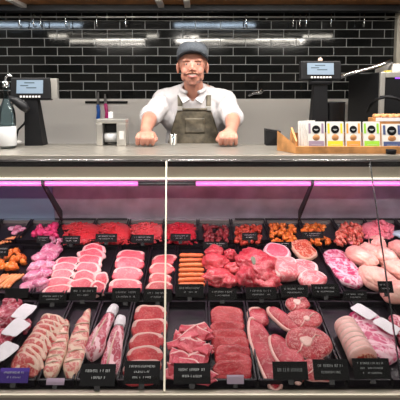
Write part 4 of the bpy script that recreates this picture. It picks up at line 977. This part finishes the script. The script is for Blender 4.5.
# ------------------------------------------------------------------ the butcher
def remesh(b, voxel, smooth=6, name='m'):
    bmesh.ops.recalc_face_normals(b.bm, faces=b.bm.faces)
    me = bpy.data.meshes.new(name); b.bm.to_mesh(me); b.bm.free()
    o = bpy.data.objects.new('tmp', me); col.objects.link(o)
    m = o.modifiers.new('r', 'REMESH'); m.mode = 'VOXEL'; m.voxel_size = voxel
    if smooth: s = o.modifiers.new('s', 'SMOOTH'); s.factor = .5; s.iterations = smooth
    dg = bpy.context.evaluated_depsgraph_get(); dg.update(); ev = o.evaluated_get(dg)
    r = bpy.data.meshes.new_from_object(ev); bpy.data.objects.remove(o); bpy.data.meshes.remove(me); r.name = name; return r
V = Vector
HD = 2.36; hx = at(192.5, 66, HD).x; hz = zat(66, HD); hc = V((hx, HD, hz))     # head centre
sh = [V((hx-.165, 2.47, zat(101, 2.47))), V((hx+.185, 2.47, zat(102, 2.47)))]
el = [at(150.5, 116, 2.25), at(233, 117, 2.25)]
wr = [at(145.5, 131, 2.06), at(231.5, 131, 2.06)]
hn = [at(145.5, 138.5, 1.99), at(228, 138.5, 1.99)]
tx = hx+.012
b = MB()
# skull, jaw, neck
b.ball(hc+V((0, .02, .035)), 1, 4, (.078, .098, .092)); b.ball(hc+V((0, -.018, -.005)), 1, 4, (.065, .080, .088)); b.ball(hc+V((0, -.025, -.060)), 1, 3, (.046, .060, .046)); b.ball(hc+V((0, -.062, -.092)), 1, 3, (.022, .022, .018))
for s in (-1, 1):
    b.ball(hc+V((s*.036, -.066, -.030)), 1, 3, (.022, .022, .024))       # cheek
    b.ball(hc+V((s*.044, -.02, -.056)), 1, 3, (.018, .04, .028))
    b.ball(hc+V((s*.029, -.082, .024)), 1, 3, (.026, .014, .009))        # brow
    b.ball(hc+V((s*.079, .010, -.008)), 1, 3, (.009, .017, .030), Euler((0, 0, s*.35))); b.ball(hc+V((s*.079, .004, -.030)), 1, 2, (.007, .010, .012))
    b.ball(hc+V((s*.011, -.102, -.026)), 1, 2, (.009, .012, .008))
b.caps(hc+V((0, -.084, .016)), hc+V((0, -.104, -.018)), .010, .012)
b.ball(hc+V((0, -.050, -.074)), 1, 3, (.036, .040, .026)); b.ball(hc+V((0, -.040, .036)), 1, 3, (.060, .050, .040))
b.ball(hc+V((0, -.085, -.048)), 1, 2, (.030, .014, .014)); b.ball(hc+V((0, -.084, -.066)), 1, 2, (.022, .014, .008))
b.caps(hc+V((0, .03, -.06)), V((tx, 2.45, hz-.17)), .050, .058)
# torso, hips, legs
ch = V((tx, 2.48, zat(108, 2.48)))
b.ball(ch+V((0, .01, 0)), 1, 4, (.165, .105, .15)); b.ball(V((tx, 2.50, 1.22)), 1, 4, (.155, .11, .20)); b.ball(V((tx, 2.51, 1.0)), 1, 4, (.16, .115, .15))
for s in (0, 1):
    g = -1 if s == 0 else 1
    b.caps(V((tx+g*.04, 2.46, sh[s].z+.03)), sh[s], .05, .055)
    b.caps(sh[s], el[s], .052, .040); b.caps(el[s], el[s].lerp(wr[s], .35), .040, .038); b.caps(el[s].lerp(wr[s], .35), wr[s], .038, .027)
    b.caps(V((tx+g*.085, 2.51, .93)), V((tx+g*.10, 2.52, .50)), .085, .060); b.caps(V((tx+g*.10, 2.52, .50)), V((tx+g*.11, 2.53, .09)), .056, .040)
    b.caps(V((tx+g*.11, 2.54, .045)), V((tx+g*.12, 2.38, .035)), .042, .034)
    # hand: fist pressed on the worktop, knuckles towards the customer
    h0 = hn[s]; zk = ZW
    pc = V((h0.x, h0.y+.02, zk+.046)); b.caps(wr[s], pc+V((0, .02, .006)), .027, .027)
    for k in range(-3, 4): b.caps(pc+V((k*.0085, .025, 0)), pc+V((k*.0100, -.018, .004-abs(k)*.0012)), .020, .0155)
    for k in range(4):
        fx = (k-1.5)*.0218; ln = (1, 1.06, 1.0, .86)[k if g > 0 else 3-k]
        a0 = pc+V((fx, -.020, .006)); a1 = pc+V((fx*1.08, -.048*ln, -.008)); a2 = pc+V((fx*1.08, -.044*ln, -.033)); a3 = pc+V((fx*1.04, -.020, -.0365))
        b.caps(a0, a1, .0112, .0102); b.caps(a1, a2, .0102, .0092); b.caps(a2, a3, .0092, .0086)
    tb = pc+V((-g*.034, .012, -.004)); t1_ = pc+V((-g*.047, -.016, -.016)); t2_ = pc+V((-g*.034, -.040, -.026))
    b.caps(tb, t1_, .015, .0115); b.caps(t1_, t2_, .0115, .0095)
body_me = remesh(b, .0032, 5, 'body')
root = empty('person', (tx, 2.5, 0), 'butcher in cap, white shirt and olive apron leaning on the counter with both fists', 'person')
RI = Matrix.Translation((-tx, -2.5, 0))
def attach(name, me, m, smooth=True, lab=None, parent=None):
    o = link(name, me, m, root, smooth)
    o.matrix_local = RI
    if lab: o['label'] = lab
    return o
body = attach('body', body_me, M['skin'])
# shirt
b = MB()
b.ball(ch+V((0, .01, -.005)), 1, 4, (.182, .120, .155)); b.ball(V((tx, 2.50, 1.22)), 1, 4, (.172, .125, .20)); b.ball(V((tx, 2.51, 1.05)), 1, 4, (.175, .128, .15))
for s in (0, 1):
    g = -1 if s == 0 else 1
    b.caps(V((tx+g*.045, 2.462, sh[s].z+.026)), sh[s]+V((0, 0, .002)), .072, .068)
    cu = el[s].lerp(wr[s], .12)
    b.caps(sh[s], el[s]+V((g*.0, 0, -.004)), .062, .055); b.caps(sh[s].lerp(el[s], .5)+V((g*.012, 0, -.02)), el[s]+V((0, .01, -.01)), .055, .050)
    b.caps(V((tx+g*.12, 2.48, 1.32)), sh[s].lerp(el[s], .35)+V((-g*.01, 0, -.03)), .06, .05)
    # rolled cuff
    ax_ = (wr[s]-el[s]).normalized(); b.tube([el[s]-ax_*.01, cu, cu+ax_*.018, cu+ax_*.020], [.052, .052, .051, .046], 20)
sm = remesh(b, .005, 4, 'shirt')
# folds in the cloth
nrms = [v.normal.copy() for v in sm.vertices]
for v, nv_ in zip(sm.vertices, nrms):
    c = v.co.copy()
    q = noise.noise(V((c.x*16, c.y*16, c.z*9)))*.009+noise.noise(V((c.x*34+3, c.y*34, c.z*20)))*.005
    v.co = c+nv_*q
# neckline: cut away the cloth above the collar opening
bm = bmesh.new(); bm.from_mesh(sm)
nz0 = zat(91, 2.42)
kill = [v for v in bm.verts if abs(v.co.x-hx) < .052 and v.co.y < 2.47 and v.co.z > nz0-.055+abs(v.co.x-hx)*1.1]
bmesh.ops.delete(bm, geom=kill, context='VERTS'); bm.to_mesh(sm); bm.free()
shirt = attach('shirt', sm, M['shirt'])
bv = BVHTree.FromPolygons([v.co.copy() for v in sm.vertices], [tuple(p.vertices) for p in sm.polygons])
def front_y(x, z, dflt=2.42):
    h = bv.ray_cast(V((x, 1.5, z)), V((0, 1, 0)))
    return h[0].y if h[0] is not None else dflt
def sheet(nu, nv, fx, fz, off, th, fy=None):
    g = [[None]*(nv+1) for _ in range(nu+1)]; b = MB()
    ys = [[(fy(fx(i/nu, j/nv), fz(i/nu, j/nv)) if fy else front_y(fx(i/nu, j/nv), fz(i/nu, j/nv))) for j in range(nv+1)] for i in range(nu+1)]
    for _ in range(3):
        ys = [[sum(ys[a][c] for a in range(max(0, i-1), min(nu, i+1)+1) for c in range(max(0, j-1), min(nv, j+1)+1))/((min(nu, i+1)-max(0, i-1)+1)*(min(nv, j+1)-max(0, j-1)+1)) for j in range(nv+1)] for i in range(nu+1)]
    G = [[[b.bm.verts.new((fx(i/nu, j/nv), ys[i][j]-off-s*th, fz(i/nu, j/nv))) for j in range(nv+1)] for i in range(nu+1)] for s in (0, 1)]
    for s in (0, 1):
        for i in range(nu):
            for j in range(nv): b.bm.faces.new((G[s][i][j], G[s][i+1][j], G[s][i+1][j+1], G[s][i][j+1]))
    for i in range(nu):
        for j in (0, nv): b.bm.faces.new((G[0][i][j], G[0][i+1][j], G[1][i+1][j], G[1][i][j]))
    for j in range(nv):
        for i in (0, nu): b.bm.faces.new((G[0][i][j], G[0][i][j+1], G[1][i][j+1], G[1][i][j]))
    bmesh.ops.recalc_face_normals(b.bm, faces=b.bm.faces)
    me = bpy.data.meshes.new('cloth'); b.bm.to_mesh(me); b.bm.free(); return me
xt0, xt1 = at(178, 108, 2.38).x, at(210.5, 108, 2.38).x; zt = zat(108, 2.38)
def apx(f, g): # g 0 bottom .. 1 top
    w = 1+1.3*(1-g)**1.0*(1 if g > .65 else .65+.35*0) if 0 else min(1.75, 1+2.2*(1-g)); c = (xt0+xt1)/2; return c+(f-.5)*(xt1-xt0)*w
ap = sheet(26, 30, apx, lambda f, g: .78+(zt-.78)*g, .006, .004)
attach('apron', ap, M['apron'])
attach('apron_hem', sheet(20, 2, lambda f, g: xt0+(xt1-xt0)*f, lambda f, g: zt-.012+.012*g, .011, .003), M['apron'])
attach('apron_pocket', sheet(12, 8, lambda f, g: tx-.055+.11*f, lambda f, g: zt-.14+.085*g, .0115, .002), M['apron'])
for s in (0, 1):
    g_ = -1 if s == 0 else 1
    xs = (xt0+.012, xt1-.012)[s]; xe = xs+g_*.002; zs = sh[0].z+.055
    st = sheet(3, 22, lambda f, g, xs=xs, xe=xe: xs+(xe-xs)*g+(f-.5)*.026, lambda f, g: zt-.02+(zs-zt-.0)*g, .007, .003)
    attach('apron_strap', st, M['apron'])
    o = MB().box(-.015, .015, -.004, .004, -.012, .012, .002).build('buckle', M['steel'], root); o.matrix_local = RI @ Matrix.Translation((xs, front_y(xs, zt+.01)-.014, zt-.002))
# collar wings and placket
for s in (-1, 1):
    P = [V((hx+s*.058, 2.455, nz0+.022)), V((hx+s*.062, 2.405, nz0+.000)), V((hx+s*.014, 2.352, nz0-.048)), V((hx+s*.050, 2.338, nz0-.070)), V((hx+s*.080, 2.385, nz0-.022))]
    b = MB(); top = [b.bm.verts.new(p) for p in P]; bot = [b.bm.verts.new(p+V((0, -.006, .004))) for p in P]
    b.bm.faces.new(top); b.bm.faces.new(bot[::-1])
    for k in range(5): b.bm.faces.new((top[k], top[(k+1) % 5], bot[(k+1) % 5], bot[k]))
    o = b.build('collar', M['shirt'], root, False, RI)
    pts = [hc+V((s*math.sin(q)*.066, .04-math.cos(q)*.064, -.118-.03*math.cos(q))) for q in [R(a) for a in range(30, 181, 15)]]
    b = MB(); b.tube(pts, .011, 10); b.build('collar_band', M['shirt'], root, True, RI)
# trousers
b = MB(); b.ball(V((tx, 2.51, .93)), 1, 4, (.172, .128, .12))
for g in (-1, 1):
    b.caps(V((tx+g*.085, 2.51, .93)), V((tx+g*.10, 2.52, .50)), .095, .072); b.caps(V((tx+g*.10, 2.52, .50)), V((tx+g*.11, 2.53, .14)), .072, .06)
attach('trousers', remesh(b, .01, 3, 'trousers'), M['trouser'])
# face details
for s in (-1, 1):
    e = hc+V((s*.0285, -.0835, .004))
    o = MB().ball((0, 0, 0), 1, 3, (.0115, .007, .0027)).build('eye', M['eye'], root, True, RI @ Matrix.Translation(e))
    MB().ball((0, 0, 0), .0040, 2, (1.2, .6, .95)).build('iris', M['pupil'], o, True, Matrix.Translation((0, -.0062, 0)))
    b = MB(); b.tube([V((-.016, .003, -.001)), V((-.006, -.002, .005)), V((.006, -.002, .005)), V((.016, .003, -.001))], .0034, 8); b.build('eyelid', M['skin'], o, True, Matrix.Translation((0, -.003, .001)))
    b = MB(); b.tube([e+V((-s*.016, -.010, .014)), e+V((0, -.013, .019)), e+V((s*.018, -.003, .014))], [.003, .0042, .0025], 8); b.build('eyebrow', M['hair'], root, True, RI)
    b = MB(); b.tube([hc+V((s*.001, -.106, -.040)), hc+V((s*.014, -.104, -.041)), hc+V((s*.027, -.094, -.048)), hc+V((s*.033, -.086, -.058))], [.005, .0056, .0048, .003], 10)
    b.build('moustache', M['hair'], root, True, RI)
b = MB(); b.tube([hc+V((x, -.101+abs(x)**2*9, -.0545+abs(x)**2*9)) for x in (-.026, -.014, 0, .014, .026)], [.0015, .003, .0034, .003, .0015], 10); b.build('teeth', M['teeth'], root, True, RI)
b = MB(); b.tube([hc+V((x, -.101+abs(x)**2*9, -.0625+abs(x)**2*12)) for x in (-.028, -.014, 0, .014, .028)], [.002, .0042, .005, .0042, .002], 10); b.build('lower_lip', M['lip'], root, True, RI)
# beard: short ginger stubble shell over the jaw
bvb = BVHTree.FromPolygons([v.co.copy() for v in body_me.vertices], [tuple(p.vertices) for p in body_me.polygons])
def strip_hair(name, fn, nu, nv, off):
    b = MB(); G = [[None]*(nv+1) for _ in range(nu+1)]
    for i in range(nu+1):
        for j in range(nv+1):
            p, d = fn(i/nu, j/nv); h = bvb.ray_cast(p, d); q = (h[0]-d*off) if h[0] is not None else p+d*.1
            G[i][j] = b.bm.verts.new(q)
    for i in range(nu):
        for j in range(nv): b.bm.faces.new((G[i][j], G[i+1][j], G[i+1][j+1], G[i][j+1]))
    bmesh.ops.solidify(b.bm, geom=b.bm.faces[:], thickness=.002)
    return b.build(name, M['stubble'], root, True, RI)
def chin(f, g):
    a = (f-.5)*R(80); o_ = hc+V((0, -.01, -.078-.022*g)); d = V((-math.sin(a), math.cos(a), -.25*g-0.0)); d.normalize(); return o_-d*.25+V((0, 0, -.06*g)), d
for s in (-1, 1):
    b = MB(); b.ball(hc+V((s*.0745, .008, .022)), 1, 3, (.006, .022, .026)); b.build('side_hair', M['hair'], root, True, RI)
# flat cap
def cap_base(a): return -.022+.036*max(0, -math.sin(a))**1.5-.008*max(0, math.sin(a))
b = MB(); n = 40; prof = [(.99, 0), (1.03, .016), (1.03, .032), (.97, .050), (.84, .066), (.62, .077), (.34, .083), (.02, .085)]
rings = []
for r_, z in prof:
    ring = []
    for k in range(n):
        a = 2*PI*k/n; zz = z+cap_base(a)*max(0, 1-z/.06)
        ring.append(b.bm.verts.new(V((math.cos(a)*.086*r_, math.sin(a)*.108*r_+.010-.010*z/.088, zz))))
    rings.append(ring)
for a_, c_ in zip(rings, rings[1:]):
    for k in range(n): b.bm.faces.new((a_[k], a_[(k+1) % n], c_[(k+1) % n], c_[k]))
b.bm.faces.new(rings[-1]); b.bm.faces.new(rings[0][::-1])
for v in b.bm.verts: v.co += noise.noise_vector(v.co*22)*.004
CAPM = RI @ Matrix.Translation(hc+V((0, .002, .050))) @ Matrix.Rotation(R(-4), 4, 'X') @ Matrix.Diagonal((.97, 1.0, .94, 1))
cap = b.build('cap', M['cap'], root, True, CAPM)
b = MB(); N = 20; rows = []
for s in (0, 1):
    for j in range(5):
        f = j/4; row = []
        for i in range(N+1):
            a = PI*1.03+(PI*.94)*i/N; w = math.sin((i/N)*PI)**.7
            x = math.cos(a)*.090; y = math.sin(a)*.110-.042*f*w+.010; z = cap_base(a)+.004-.006*f*w+s*-.004
            row.append(b.bm.verts.new((x*(1+.02*f), y, z)))
        rows.append(row)
for s in (0, 5):
    for j in range(4):
        for i in range(N): b.bm.faces.new((rows[s+j][i], rows[s+j][i+1], rows[s+j+1][i+1], rows[s+j+1][i]))
for j in (0, 4):
    for i in range(N): b.bm.faces.new((rows[j][i], rows[j][i+1], rows[5+j][i+1], rows[5+j][i]))
b.build('brim', M['cap_dark'], cap, True)
MB().ball((0, 0, 0), .006, 2).build('cap_button', M['cap'], cap, True, Matrix.Translation((0, .01, .079)))
# glass on worktop beside the left fist
p_ = at(173, 141, 2.03)
o = MB().lathe([(.014, 0), (.018, .002), (.021, .05), (.0225, .051), (.020, .049), (.014, .006)], 24).build('glass_cup', M['bottle_glass'], None, True); o.location = (p_.x, 2.04, ZW); tag(o, 'small clear glass cup standing before the apron', 'cup')

# ------------------------------------------------------------------ world and view
w = bpy.data.worlds.new('world'); sc.world = w; w.use_nodes = True
w.node_tree.nodes['Background'].inputs[0].default_value = (.5, .5, .5, 1); w.node_tree.nodes['Background'].inputs[1].default_value = .3
vs = sc.view_settings; sc.display_settings.display_device = 'sRGB'; vs.view_transform = 'Standard'; vs.look = 'None'; vs.gamma = 1; vs.exposure = 0; vs.use_curve_mapping = False
sc.cycles.use_denoising = True
sc.cycles.max_bounces = 8; sc.cycles.transparent_max_bounces = 16; sc.cycles.caustics_reflective = False; sc.cycles.caustics_refractive = False
sc.cycles.sample_clamp_indirect = 4
